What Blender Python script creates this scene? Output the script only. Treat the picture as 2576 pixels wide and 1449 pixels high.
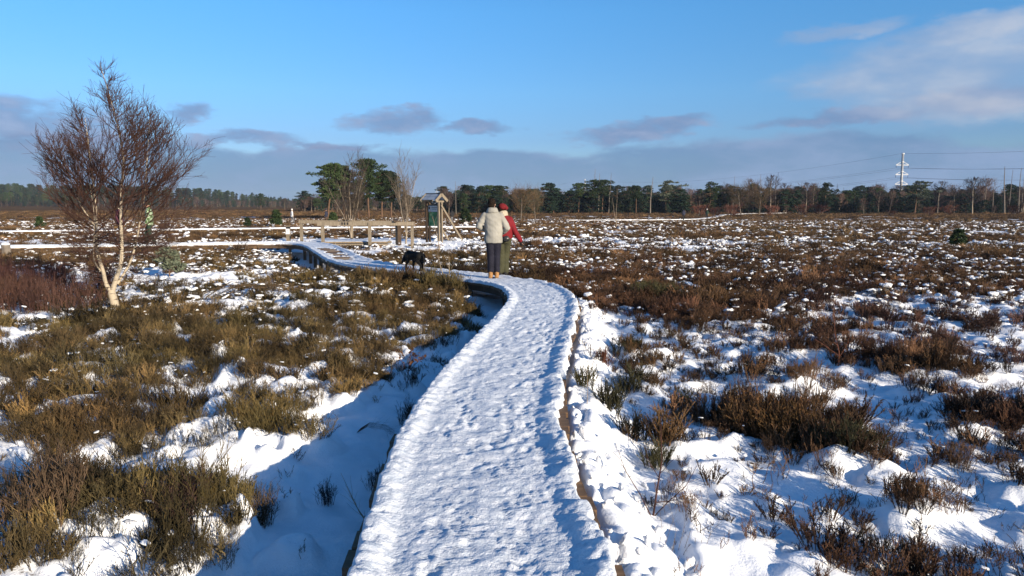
import bpy, bmesh, math, random
import numpy as np
from mathutils import Vector, Matrix

for o in list(bpy.data.objects): bpy.data.objects.remove(o)
scene = bpy.context.scene
COL = scene.collection
R = math.radians

# ------------------------------------------------------------------ camera
CAM_Z = 2.05
cam_d = bpy.data.cameras.new('camera'); cam = bpy.data.objects.new('camera', cam_d); COL.objects.link(cam)
cam_d.sensor_width = 36.0; cam_d.lens = 36.0*1860/2576
cam_d.clip_start = 0.05; cam_d.clip_end = 20000
cam.location = (0, 0, CAM_Z); cam.rotation_euler = (R(90)-math.atan(209.5/1860), 0, 0)
scene.camera = cam
scene.cycles.max_bounces = 5; scene.cycles.diffuse_bounces = 3; scene.cycles.glossy_bounces = 2

# ------------------------------------------------------------------ light
SUN_EL, SUN_AZ = R(15.0), R(136.0)          # azimuth clockwise from +Y (the view direction): behind and to the right
sd = bpy.data.lights.new('sun', 'SUN'); sun = bpy.data.objects.new('sun', sd); COL.objects.link(sun)
sd.energy = 5.0; sd.angle = R(0.55); sd.color = (1.0, 0.86, 0.66)
sdir = Vector((math.sin(SUN_AZ)*math.cos(SUN_EL), math.cos(SUN_AZ)*math.cos(SUN_EL), math.sin(SUN_EL)))
sun.rotation_euler = sdir.to_track_quat('Z', 'Y').to_euler()
scene.view_settings.view_transform = 'Standard'; scene.view_settings.look = 'None'
scene.view_settings.gamma = 1.0; scene.view_settings.use_curve_mapping = False
scene.view_settings.exposure = 0.78

# ------------------------------------------------------------------ sky with clouds
SKY_STRENGTH = 0.094
W = bpy.data.worlds.new('World'); scene.world = W; W.use_nodes = True
nt = W.node_tree; nt.nodes.clear(); L = nt.links.new
def wn(t, **k):
    n = nt.nodes.new(t)
    for a, b in k.items(): setattr(n, a, b)
    return n
def wm(op, a, b=None, c=None, clamp=False):
    n = wn('ShaderNodeMath', operation=op, use_clamp=clamp)
    for i, v in enumerate((a, b, c)):
        if v is None: continue
        if isinstance(v, (int, float)): n.inputs[i].default_value = v
        else: L(v, n.inputs[i])
    return n.outputs[0]
def wsmooth(x, a, b):
    n = wn('ShaderNodeMapRange', interpolation_type='SMOOTHSTEP')
    L(x, n.inputs[0]); n.inputs[1].default_value = a; n.inputs[2].default_value = b
    return n.outputs[0]
sky = wn('ShaderNodeTexSky', sky_type='NISHITA'); sky.sun_disc = False
sky.sun_elevation = SUN_EL; sky.sun_rotation = SUN_AZ; sky.altitude = 600; sky.air_density = 1.0; sky.dust_density = 0.35; sky.ozone_density = 2.2
hs = wn('ShaderNodeHueSaturation'); hs.inputs['Saturation'].default_value = 1.22; hs.inputs['Value'].default_value = 1.0
L(sky.outputs[0], hs.inputs['Color'])
TINT_EL = [(0, (.42, .50, .76)), (4.8, (.46, .56, .82)), (8.3, (.60, .77, .98)), (14, (.68, .97, 1.16)), (35, (.70, 1.0, 1.18))]
tc = wn('ShaderNodeTexCoord'); sep = wn('ShaderNodeSeparateXYZ'); L(tc.outputs['Generated'], sep.inputs[0])
az = wm('MULTIPLY', wm('ARCTAN2', sep.outputs[0], sep.outputs[1]), 57.29578)
el = wm('MULTIPLY', wm('ARCSINE', sep.outputs[2]), 57.29578)
co = wn('ShaderNodeCombineXYZ'); L(az, co.inputs[0]); L(wm('MULTIPLY', el, 2.6), co.inputs[1])
def wnoise(scale, detail, off, rough=0.55):
    a = wn('ShaderNodeVectorMath', operation='ADD'); L(co.outputs[0], a.inputs[0]); a.inputs[1].default_value = (off, off*1.7, off*0.3)
    n = wn('ShaderNodeTexNoise'); n.inputs['Scale'].default_value = scale; n.inputs['Detail'].default_value = detail; n.inputs['Roughness'].default_value = rough
    L(a.outputs[0], n.inputs['Vector']); return n.outputs['Fac']
n_big = wnoise(0.10, 5, 3.1); n_fine = wnoise(0.32, 6, 11.7, 0.6); n_wisp = wnoise(0.11, 6, 31.0, .62)
wa = wm('ADD', az, wm('MULTIPLY', wm('SUBTRACT', wnoise(0.22, 5, 71.0, .6), 0.5), 6.5)); we = wm('ADD', el, wm('MULTIPLY', wm('SUBTRACT', wnoise(0.26, 5, 91.0, .6), 0.5), 2.2))
def ellipses(lst):
    out = None
    for (a, e, ra, re, tilt) in lst:
        da = wm('SUBTRACT', wa, a); de = wm('SUBTRACT', wm('SUBTRACT', we, e), wm('MULTIPLY', da, tilt))
        d = wm('ADD', wm('POWER', wm('DIVIDE', da, ra), 2), wm('POWER', wm('DIVIDE', de, re), 2))
        v = wm('SUBTRACT', 1.0, d)
        out = v if out is None else wm('MAXIMUM', out, v)
    return wm('MAXIMUM', out, -3.0)
lilac = [(-9.2, 6.15, 3.6, 0.95, 0.10), (-7.4, 6.6, 1.5, 0.8, 0.0), (-2.6, 5.85, 4.2, 0.55, 0.0), (9.0, 5.4, 4.8, 0.75, 0.09), (12.2, 5.9, 2.6, 0.7, 0.0),
         (-19.5, 4.7, 4.6, 0.55, 0.0), (-23.3, 6.4, 1.7, 0.75, 0.0), (-34.5, 5.2, 8.0, 1.7, -0.02), (-14, 4.3, 4, .3, 0), (-60, 6, 14, 2.0, 0), (55, 7, 9, 1.8, 0),
         (80, 8, 12, 2, .02), (-95, 9, 16, 2.4, 0), (130, 9, 20, 3, 0), (-140, 10, 18, 3, 0), (24.5, 6.1, 7.0, .55, .05), (31, 6.6, 5.5, .9, .03)]
white = [(27.6, 9.0, 6.2, 2.1, 0.10), (30.5, 8.0, 7.5, 2.3, 0.05), (36.5, 9.0, 5.5, 2.2, 0.08), (33, 6.4, 7.5, 1.0, 0.02), (22.8, 11.6, 3.2, 0.5, 0.10), (30.5, 11.1, 5.0, 0.75, 0.05), (23.5, 8.2, 3.0, 0.9, 0.12),
         (48, 12, 9, 2.6, .05), (75, 14, 12, 3, 0), (-55, 13, 9, 1.6, 0), (-100, 17, 16, 3, 0), (120, 19, 18, 4, 0), (170, 16, 20, 4, 0)]
f_l = wm('ADD', ellipses(lilac), wm('MULTIPLY', wm('SUBTRACT', n_fine, 0.5), 2.6))
m_l = wm('MULTIPLY', wsmooth(f_l, -0.55, 0.95), 0.74)
f_w = wm('ADD', ellipses(white), wm('MULTIPLY', wm('SUBTRACT', n_big, 0.5), 2.4))
m_w = wm('MULTIPLY', wsmooth(f_w, -1.2, 1.2), 0.74)
top = wm('ADD', 4.3, wm('MULTIPLY', wm('SUBTRACT', wnoise(0.075, 5, 51.0), 0.5), 4.6))
m_b = wm('MULTIPLY', wsmooth(wm('SUBTRACT', wm('ADD', top, wm('MULTIPLY', wm('SUBTRACT', n_fine, 0.5), 1.2)), el), -0.30, 0.50), wm('ADD', 0.45, wm('MULTIPLY', n_wisp, 0.80), clamp=True))
def rgbmix(fac, a, b):
    n = wn('ShaderNodeMix', data_type='RGBA'); L(fac, n.inputs[0])
    for s, v in ((6, a), (7, b)):
        if isinstance(v, tuple): n.inputs[s].default_value = v
        else: L(v, n.inputs[s])
    return n.outputs[2]
CL = 1.0/(SKY_STRENGTH*2**scene.view_settings.exposure)
def cc(r, g, b): return (r*CL, g*CL, b*CL, 1)
c_l = rgbmix(wsmooth(n_fine, 0.35, 0.75), cc(0.175, 0.255, 0.45), cc(0.34, 0.385, 0.56))
c_b = rgbmix(wsmooth(n_wisp, 0.35, 0.7), cc(0.155, 0.275, 0.48), cc(0.27, 0.385, 0.60))
c_w = rgbmix(wsmooth(n_big, 0.38, 0.68), cc(0.31, 0.42, 0.62), cc(0.62, 0.64, 0.71))
cr_ = wn('ShaderNodeValToRGB'); L(wm('DIVIDE', el, 40.0, clamp=True), cr_.inputs[0]); e_ = cr_.color_ramp.elements
while len(e_) < len(TINT_EL): e_.new(.5)
for q_, (d_, c_) in zip(e_, TINT_EL): q_.position = d_/40.0; q_.color = (*c_, 1)
clear = wn('ShaderNodeMix', data_type='RGBA', blend_type='MULTIPLY'); clear.inputs[0].default_value = 1.0; L(hs.outputs[0], clear.inputs[6]); L(cr_.outputs[0], clear.inputs[7])
s1 = rgbmix(m_b, clear.outputs[2], c_b); s2 = rgbmix(m_l, s1, c_l); s3 = rgbmix(m_w, s2, c_w)
bg = wn('ShaderNodeBackground'); bg.inputs[1].default_value = SKY_STRENGTH; L(s3, bg.inputs[0])
wo = wn('ShaderNodeOutputWorld'); L(bg.outputs[0], wo.inputs[0])

# ------------------------------------------------------------------ helpers
def _hash(ix, iy, s):
    h = (ix.astype(np.int64)*374761393 + iy.astype(np.int64)*668265263 + s*2147483647) & 0xffffffff
    h = ((h ^ (h >> 13))*1274126177) & 0xffffffff
    h = ((h ^ (h >> 16))*2246822519) & 0xffffffff
    return (h ^ (h >> 15)) & 0xffffffff
def perlin(x, y, s=0):
    x = np.asarray(x, float); y = np.asarray(y, float)
    ix = np.floor(x); iy = np.floor(y); fx = x-ix; fy = y-iy
    def gr(a, b, dx, dy):
        t = _hash(ix+a, iy+b, s)*(2*np.pi/4294967296.0)
        return np.cos(t)*dx + np.sin(t)*dy
    u = fx*fx*fx*(fx*(fx*6-15)+10); v = fy*fy*fy*(fy*(fy*6-15)+10)
    a = gr(0, 0, fx, fy); b = gr(1, 0, fx-1, fy); c = gr(0, 1, fx, fy-1); d = gr(1, 1, fx-1, fy-1)
    return (a+(b-a)*u)*(1-v) + (c+(d-c)*u)*v
def fbm(x, y, o=3, s=0, g=0.5):
    t = 0.0; a = 1.0
    for i in range(o):
        t = t + a*perlin(x*2**i, y*2**i, s+i*17); a *= g
    return t
def worley(x, y, s=0):
    ix = np.floor(x); iy = np.floor(y); best = np.full(np.shape(x), 9.0)
    for a in (-1, 0, 1):
        for b in (-1, 0, 1):
            h = _hash(ix+a, iy+b, s); h2 = _hash(ix+a, iy+b, s+7)
            px = ix+a+h/4294967296.0; py = iy+b+h2/4294967296.0
            best = np.minimum(best, (px-x)**2+(py-y)**2)
    return np.sqrt(best)
def sstep(x, a, b):
    t = np.clip((np.asarray(x, float)-a)/(b-a), 0, 1); return t*t*(3-2*t)

class MB:
    """collects vertices and faces; build() links them as one mesh object"""
    def __init__(s): s.v = []; s.f = []
    def quad(s, a, b, c, d):
        i = len(s.v); s.v += [tuple(a), tuple(b), tuple(c), tuple(d)]; s.f.append((i, i+1, i+2, i+3))
    def tri(s, a, b, c):
        i = len(s.v); s.v += [tuple(a), tuple(b), tuple(c)]; s.f.append((i, i+1, i+2))
    def box(s, c, size, m=None):
        i = len(s.v); x, y, z = size[0]/2, size[1]/2, size[2]/2
        for dx, dy, dz in ((-x,-y,-z),(x,-y,-z),(x,y,-z),(-x,y,-z),(-x,-y,z),(x,-y,z),(x,y,z),(-x,y,z)):
            p = Vector((dx, dy, dz))
            if m is not None: p = m @ p
            s.v.append((c[0]+p.x, c[1]+p.y, c[2]+p.z))
        s.f += [(i,i+3,i+2,i+1),(i+4,i+5,i+6,i+7),(i,i+1,i+5,i+4),(i+1,i+2,i+6,i+5),(i+2,i+3,i+7,i+6),(i+3,i,i+4,i+7)]
    def beam(s, a, b, w, h, roll=0.0):
        a = Vector(a); b = Vector(b); d = b-a
        q = d.to_track_quat('Z', 'Y').to_matrix() @ Matrix.Rotation(roll, 3, 'Z')
        s.box((a+b)/2, (w, h, d.length), q)
    def tube(s, pts, rad, n=4, cap=False, fl=None):
        pts = [Vector(p) for p in pts]; k = len(pts); base = len(s.v)
        d = pts[1]-pts[0]; u = d.orthogonal().normalized()
        for i, p in enumerate(pts):
            t = (pts[min(i+1, k-1)]-pts[max(i-1, 0)])
            if t.length < 1e-9: t = d
            t = t.normalized(); u = (u-t*u.dot(t))
            if u.length < 1e-6: u = t.orthogonal()
            u.normalize(); w = t.cross(u)
            for j in range(n):
                an = 2*math.pi*j/n; q = p+(u*math.cos(an)+w*math.sin(an))*rad[i]; s.v.append((q.x, q.y, q.z))
        for i in range(k-1):
            for j in range(n):
                a = base+i*n+j; b = base+i*n+(j+1) % n; s.f.append((a, b, b+n, a+n))
        if cap:
            s.f.append(tuple(base+j for j in range(n-1, -1, -1))); s.f.append(tuple(base+(k-1)*n+j for j in range(n)))
    def loft(s, rings, n=16, cap=True):
        """rings: (centre, rx, ry[, normal]) ellipses; the local plane is horizontal unless a normal is given"""
        base = len(s.v)
        for r in rings:
            c = Vector(r[0]); nm = Vector(r[3]) if len(r) > 3 else Vector((0, 0, 1))
            if abs(nm.normalized().z) > 0.999: X, Y = Vector((1, 0, 0)), Vector((0, 1 if nm.z > 0 else -1, 0))
            else:
                nm = nm.normalized(); X = Vector((1, 0, 0))-nm*nm.x
                if X.length < 0.2: X = Vector((0, 1, 0))-nm*nm.y
                X.normalize(); Y = nm.cross(X)
            for j in range(n):
                a = 2*math.pi*j/n; p = c+X*(math.cos(a)*r[1])+Y*(math.sin(a)*r[2]); s.v.append((p.x, p.y, p.z))
        for i in range(len(rings)-1):
            for j in range(n):
                a = base+i*n+j; b = base+i*n+(j+1) % n; s.f.append((a, b, b+n, a+n))
        if cap:
            s.f.append(tuple(base+j for j in range(n-1, -1, -1))); s.f.append(tuple(base+(len(rings)-1)*n+j for j in range(n)))
    def ball(s, c, r, seg=10, ring=7):
        c = Vector(c); rx, ry, rz = r if hasattr(r, '__len__') else (r, r, r); base = len(s.v)
        for i in range(1, ring):
            t = math.pi*i/ring
            for j in range(seg):
                a = 2*math.pi*j/seg; s.v.append((c.x+rx*math.sin(t)*math.cos(a), c.y+ry*math.sin(t)*math.sin(a), c.z+rz*math.cos(t)))
        tp = len(s.v); s.v.append((c.x, c.y, c.z+rz)); bt = len(s.v); s.v.append((c.x, c.y, c.z-rz))
        for i in range(ring-2):
            for j in range(seg):
                a = base+i*seg+j; b = base+i*seg+(j+1) % seg; s.f.append((a, a+seg, b+seg, b))
        for j in range(seg):
            s.f.append((tp, base+j, base+(j+1) % seg)); e = base+(ring-2)*seg; s.f.append((bt, e+(j+1) % seg, e+j))
    def mesh(s, name, mat, smooth=False):
        me = bpy.data.meshes.new(name); me.from_pydata(s.v, [], s.f); me.update()
        if mat: me.materials.append(mat)
        if smooth: me.polygons.foreach_set('use_smooth', [True]*len(me.polygons))
        return me
    def build(s, name, mat, parent=None, smooth=False, loc=None):
        return link(name, s.mesh(name, mat, smooth), parent, loc)
def link(name, me, parent=None, loc=None):
    o = bpy.data.objects.new(name, me); COL.objects.link(o)
    if parent: o.parent = parent
    if loc: o.location = loc
    return o
def tag(o, label=None, cat=None, group=None, kind=None):
    if label: o['label'] = label
    if cat: o['category'] = cat
    if group: o['group'] = group
    if kind: o['kind'] = kind
    return o
def thing(name, loc, rz, label, cat, group=None):
    o = bpy.data.objects.new(name, None); COL.objects.link(o); o.location = loc; o.rotation_euler = (0, 0, rz); o.empty_display_size = 0.1
    return tag(o, label, cat, group)
def copy_tree(o, loc=None, rz=None, scale=None, label=None, group=None, parent=None):
    c = o.copy(); COL.objects.link(c); c.parent = parent
    if loc is not None: c.location = loc
    if rz is not None: c.rotation_euler = (0, 0, rz)
    if scale is not None: c.scale = scale
    if label: c['label'] = label
    if group: c['group'] = group
    for ch in o.children: copy_tree(ch, parent=c)
    return c

# ------------------------------------------------------------------ materials
def new_mat(name):
    m = bpy.data.materials.new(name); m.use_nodes = True; t = m.node_tree; t.nodes.clear()
    out = t.nodes.new('ShaderNodeOutputMaterial'); b = t.nodes.new('ShaderNodeBsdfPrincipled'); t.links.new(b.outputs[0], out.inputs[0])
    b.inputs['Specular IOR Level'].default_value = 0.3
    return m, t, b
def noise(t, scale, detail=4, rough=0.55, vec=None):
    n = t.nodes.new('ShaderNodeTexNoise'); n.inputs['Scale'].default_value = scale; n.inputs['Detail'].default_value = detail; n.inputs['Roughness'].default_value = rough
    if vec is not None: t.links.new(vec, n.inputs['Vector'])
    return n.outputs['Fac']
def ramp(t, fac, stops):
    r = t.nodes.new('ShaderNodeValToRGB'); t.links.new(fac, r.inputs[0]); e = r.color_ramp.elements
    while len(e) < len(stops): e.new(0.5)
    for i, (p, c) in enumerate(stops): e[i].position = p; e[i].color = (*c, 1) if len(c) == 3 else c
    return r.outputs[0]
def mixc(t, fac, a, b, mode='MIX'):
    n = t.nodes.new('ShaderNodeMix'); n.data_type = 'RGBA'; n.blend_type = mode
    for s, v in ((0, fac), (6, a), (7, b)):
        if isinstance(v, (int, float)): n.inputs[s].default_value = v
        elif isinstance(v, tuple): n.inputs[s].default_value = (*v, 1) if len(v) == 3 else v
        else: t.links.new(v, n.inputs[s])
    return n.outputs[2]
def bump(t, b, h, strength=0.3, dist=0.01):
    n = t.nodes.new('ShaderNodeBump'); n.inputs['Strength'].default_value = strength; n.inputs['Distance'].default_value = dist
    t.links.new(h, n.inputs['Height']); t.links.new(n.outputs[0], b.inputs['Normal']); return n
def objco(t): return t.nodes.new('ShaderNodeTexCoord').outputs['Object']
def simple(name, col, col2=None, scale=8, rough=0.8, bmp=0.0, stretch=None, spec=0.3, bscale=None):
    m, t, b = new_mat(name); c = objco(t)
    if stretch:
        mp = t.nodes.new('ShaderNodeMapping'); mp.inputs['Scale'].default_value = stretch; t.links.new(c, mp.inputs[0]); c = mp.outputs[0]
    n = noise(t, scale, 5, 0.6, c)
    t.links.new(ramp(t, n, [(0.3, col), (0.7, col2 or tuple(x*1.25 for x in col))]), b.inputs['Base Color'])
    b.inputs['Roughness'].default_value = rough; b.inputs['Specular IOR Level'].default_value = spec
    if bmp: bump(t, b, noise(t, bscale or scale*3, 4, 0.6, c), bmp, 0.02)
    return m

def snow_mat(name, vegetated=False, tread=False):
    m, t, b = new_mat(name); c = objco(t)
    f1 = noise(t, 9, 6, 0.62, c); f2 = noise(t, 70, 4, 0.65, c)
    base = ramp(t, f1, [(0.3, (0.78, 0.80, 0.84) if not tread else (.68, .71, .76)), (0.7, (0.87, 0.88, 0.90) if not tread else (.78, .80, .84))])
    if tread:
        d = noise(t, 10, 7, 0.72, c); base = mixc(t, ramp(t, d, [(0.40, (0, 0, 0)), (0.66, (0.8, 0.8, 0.8))]), base, (0.46, 0.53, 0.62))
    if vegetated:
        at = t.nodes.new('ShaderNodeAttribute'); at.attribute_name = 'veg'
        litter = ramp(t, noise(t, 16, 5, 0.7, c), [(0.3, (0.022, 0.013, 0.008)), (0.55, (0.060, 0.036, 0.018)), (0.75, (0.095, 0.062, 0.026))])
        far = ramp(t, noise(t, 0.22, 4, 0.6, c), [(0.35, (0.085, 0.045, 0.024)), (0.65, (0.120, 0.075, 0.034))])
        at2 = t.nodes.new('ShaderNodeAttribute'); at2.attribute_name = 'far'
        soil = mixc(t, at2.outputs['Fac'], litter, far)
        br = noise(t, 26, 4, 0.7, c)
        a = t.nodes.new('ShaderNodeMath'); a.operation = 'ADD'; t.links.new(at.outputs['Fac'], a.inputs[0])
        s2 = t.nodes.new('ShaderNodeMath'); s2.operation = 'MULTIPLY_ADD'; t.links.new(br, s2.inputs[0]); s2.inputs[1].default_value = 0.9; s2.inputs[2].default_value = -0.45
        t.links.new(s2.outputs[0], a.inputs[1])
        msk = t.nodes.new('ShaderNodeMapRange'); msk.interpolation_type = 'SMOOTHSTEP'; t.links.new(a.outputs[0], msk.inputs[0]); msk.inputs[1].default_value = 0.42; msk.inputs[2].default_value = 0.62
        base = mixc(t, msk.outputs[0], base, soil)
    t.links.new(base, b.inputs['Base Color']); b.inputs['Roughness'].default_value = 0.7; b.inputs['Specular IOR Level'].default_value = 0.0 if vegetated else 0.2
    ad = t.nodes.new('ShaderNodeMath'); ad.operation = 'MULTIPLY_ADD'; t.links.new(f2, ad.inputs[0]); ad.inputs[1].default_value = 0.35; t.links.new(f1, ad.inputs[2])
    bump(t, b, ad.outputs[0], 0.8 if tread else 0.5, 0.03)
    return m
def plant_mat(name, const=None, contrast=1.0, rough=0.8):
    """twig colour: the tint that each plant carries, varied from plant to plant and along its twigs"""
    m, t, b = new_mat(name)
    if const is None:
        a = t.nodes.new('ShaderNodeAttribute'); a.attribute_type = 'INSTANCER'; a.attribute_name = 'tint'; col = a.outputs['Color']
    else:
        rg = t.nodes.new('ShaderNodeRGB'); rg.outputs[0].default_value = (*const, 1); col = rg.outputs[0]
    oi = t.nodes.new('ShaderNodeObjectInfo')
    var = ramp(t, oi.outputs['Random'], [(0.0, (0.42, 0.42, 0.44)), (0.5, (.95, .95, .95)), (1.0, (1.6, 1.5, 1.35))])
    col = mixc(t, 1.0, col, var, 'MULTIPLY')
    n = noise(t, 22, 3, 0.6, objco(t))
    col = mixc(t, 1.0, col, ramp(t, n, [(0.3, (0.55, 0.62, 0.62)), (0.7, (1.5, 1.35, 1.25))]), 'MULTIPLY')
    t.links.new(col, b.inputs['Base Color']); b.inputs['Roughness'].default_value = rough; b.inputs['Specular IOR Level'].default_value = 0.2
    return m
M = {}
M['ground'] = snow_mat('snowy_heath_ground', vegetated=True)
M['snow'] = snow_mat('snow')
M['tread'] = snow_mat('trodden_snow', tread=True)
M['plank'] = simple('weathered_plank', (0.16, 0.11, 0.07), (0.34, 0.26, 0.17), 3, 0.85, 0.3, (1, 9, 9))
M['wetplank'] = simple('damp_plank', (0.075, 0.045, 0.025), (0.17, 0.10, 0.055), 4, 0.8, 0.3, (1, 9, 9))
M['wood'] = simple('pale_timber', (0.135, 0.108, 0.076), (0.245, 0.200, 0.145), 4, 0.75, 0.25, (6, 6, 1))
M['dark_shade_wood'] = simple('dark_and_shaded_timber', (0.05, 0.032, 0.02), (0.10, 0.065, 0.04), 4, 0.85, 0.25, (6, 6, 1))  # own tone of dark parts; also painted shade on left stringer and kiosk posts
M['twig'] = plant_mat('heath_twigs')
M['bark'] = None
# ------------------------------------------------------------------ the boardwalk's line over the heath (metres)
CTRL = [(-.10,-4),(-.10,-1.5),(-.12,1),(-.13,3),(-.22,5),(-.14,6.7),(0.0,8.0),(.29,10.3),(.50,12.3),(.50,13.8),(.22,15.3),(-.5,16.5),(-1.65,17.7),(-3.5,19.8),(-4.9,22.2),(-6.4,26.2),(-8.1,30.6),(-9.6,32.2),(-11.6,32.0),(-15.5,30.75),(-20,29.3),(-27,27.2),(-36,24.6)]
def catmull(P, step):
    P = np.array(P, float); P = np.vstack([2*P[0]-P[1], P, 2*P[-1]-P[-2]]); out = []
    for i in range(1, len(P)-2):
        n = max(2, int(np.hypot(*(P[i+1]-P[i]))/step))
        for k in range(n):
            t = k/n; a, b, c, d = P[i-1], P[i], P[i+1], P[i+2]
            out.append(0.5*((2*b)+(-a+c)*t+(2*a-5*b+4*c-d)*t*t+(-a+3*b-3*c+d)*t**3))
    out.append(P[-2]); return np.array(out)
PATH = catmull(CTRL, 0.05)
_ds = np.hypot(*np.diff(PATH, axis=0).T); PS = np.concatenate([[0], np.cumsum(_ds)])
def at_s(s):
    s = np.asarray(s, float); x = np.interp(s, PS, PATH[:, 0]); y = np.interp(s, PS, PATH[:, 1])
    x2 = np.interp(s+.12, PS, PATH[:, 0]); y2 = np.interp(s+.12, PS, PATH[:, 1]); x1 = np.interp(s-.12, PS, PATH[:, 0]); y1 = np.interp(s-.12, PS, PATH[:, 1])
    l = np.hypot(x2-x1, y2-y1)+1e-9
    return x, y, (y2-y1)/l, -(x2-x1)/l          # position and the unit normal to the right
PC = PATH[::9]
def path_dist(x, y):
    x = np.asarray(x, float); y = np.asarray(y, float); best = np.full(x.shape, 1e9); side = np.zeros(x.shape)
    for i in range(len(PC)-1):
        ax, ay = PC[i]; bx, by = PC[i+1]; dx, dy = bx-ax, by-ay; l2 = dx*dx+dy*dy
        t = np.clip(((x-ax)*dx+(y-ay)*dy)/l2, 0, 1); ex = x-ax-t*dx; ey = y-ay-t*dy; d = ex*ex+ey*ey
        m = d < best; best = np.where(m, d, best); side = np.where(m, np.sign(ex*dy-ey*dx), side)
    return np.sqrt(best), side
BOARD = 0.37       # top of the planks
FAR_F = catmull([(-70,49),(-37.5,54.3),(-20,57.5),(-7.3,59.6),(-1,60.0)], 0.5)
FAR_G = catmull([(8,107),(24.6,112),(34,129),(42,150),(51,174),(74,203),(95,215)], 0.8)
PATCH = [(-4.9,11.4,2.2,1.2,.35),(-5.3,8.4,2,.9,.3),(-2.6,8.9,1.0,.9,.3),(-3.5,6.4,1.2,.7,.35),(-2.45,4.5,.62,.55,.55),(-2.2,6.2,.36,.3,.6),(-3.8,18.1,2.2,1.8,.6),(-1.5,16.4,1.2,1.2,.75),(-2.2,13.5,1.6,1.4,.3),
         (-4.25,4.2,.9,.5,-.6),(-3.2,5.2,.5,.35,-.5),(-1.9,5.3,.5,.4,-.5),(-4.5,8.9,.35,.3,-.8),(-3.7,9.3,.3,.3,-.7),(-6.4,7.6,.5,.3,-.7),(-5.6,13.6,1.3,.3,-.8),(-3.3,11.0,.5,.3,-.5),(-3.0,7.6,.5,.25,-.5),(-10,20,6,3,-.25),
         (1.0,3.55,.8,.35,-.6),(2.9,15.1,1.4,.9,.65),(4.0,14.4,1.6,.9,.55),(2.14,6.33,.42,.3,1.0),(2.64,5.8,.34,.36,1.1),(2.45,6.6,.6,.35,.7),(4.96,8.85,.55,.9,.75),(4.5,6.7,.5,.35,.8),(2.25,3.92,.42,.12,.8),(2.6,4.64,.16,.14,.9),
         (1.6,9.7,.5,.2,.5),(1.3,7.7,.35,.2,.5),(3.2,11.3,1.0,.8,.3),(9,23,7,2.5,.10),(4,18,4,2,.22),(0.5,18.6,2.6,1.0,.9),(10,17.5,4,2.5,.15),(9,14.3,3,2.2,-.25),(13,37,12,3,-.35),(14,47,20,5,.3),(16,30,14,2.2,.05),(2,38,5,2,-.3),(-7,41,7,2.5,-.45),(-14,36,8,1.5,-.35),(-22,37,9,2,-.3)]
def lump_noise(x, y): return fbm(x/.55+y*.2, y/.44, 2, 7)
def veg_at(x, y, pd, side):
    r = np.hypot(x, y)
    v = np.where(side < 0, 0.43, 0.17+0.42*sstep(y, 8, 19))
    farv = 0.61+0.70*fbm(x/11, y/4.2, 3, 61)+0.42*fbm(x/1.7, y/1.3, 2, 63)+.8*sstep(r, 140, 260)
    q = lump_noise(x, y)
    nearv = v+0.40*fbm(x/1.7, y/1.7, 2, 5)+0.74*q+0.34*fbm(x/.27, y/.27, 2, 9)
    k = sstep(r, 16, 34); out = nearv*(1-k)+farv*k
    for (cx, cy, rx, ry, a) in PATCH:
        out = out+a*np.exp(-(((x-cx)/rx)**2+((y-cy)/ry)**2))
    clr = np.where(side < 0, 1.32-0.4*sstep(y, 7.3, 9.5), 1.15-0.35*sstep(y, 11, 14)) + 0.75*fbm(x/.8, y/.8, 2, 21)
    clr = np.where(y > 14.5, 0.78, clr)
    out = out-1.3*(1-sstep(pd, clr-0.25, clr+0.25))
    return out
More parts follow.
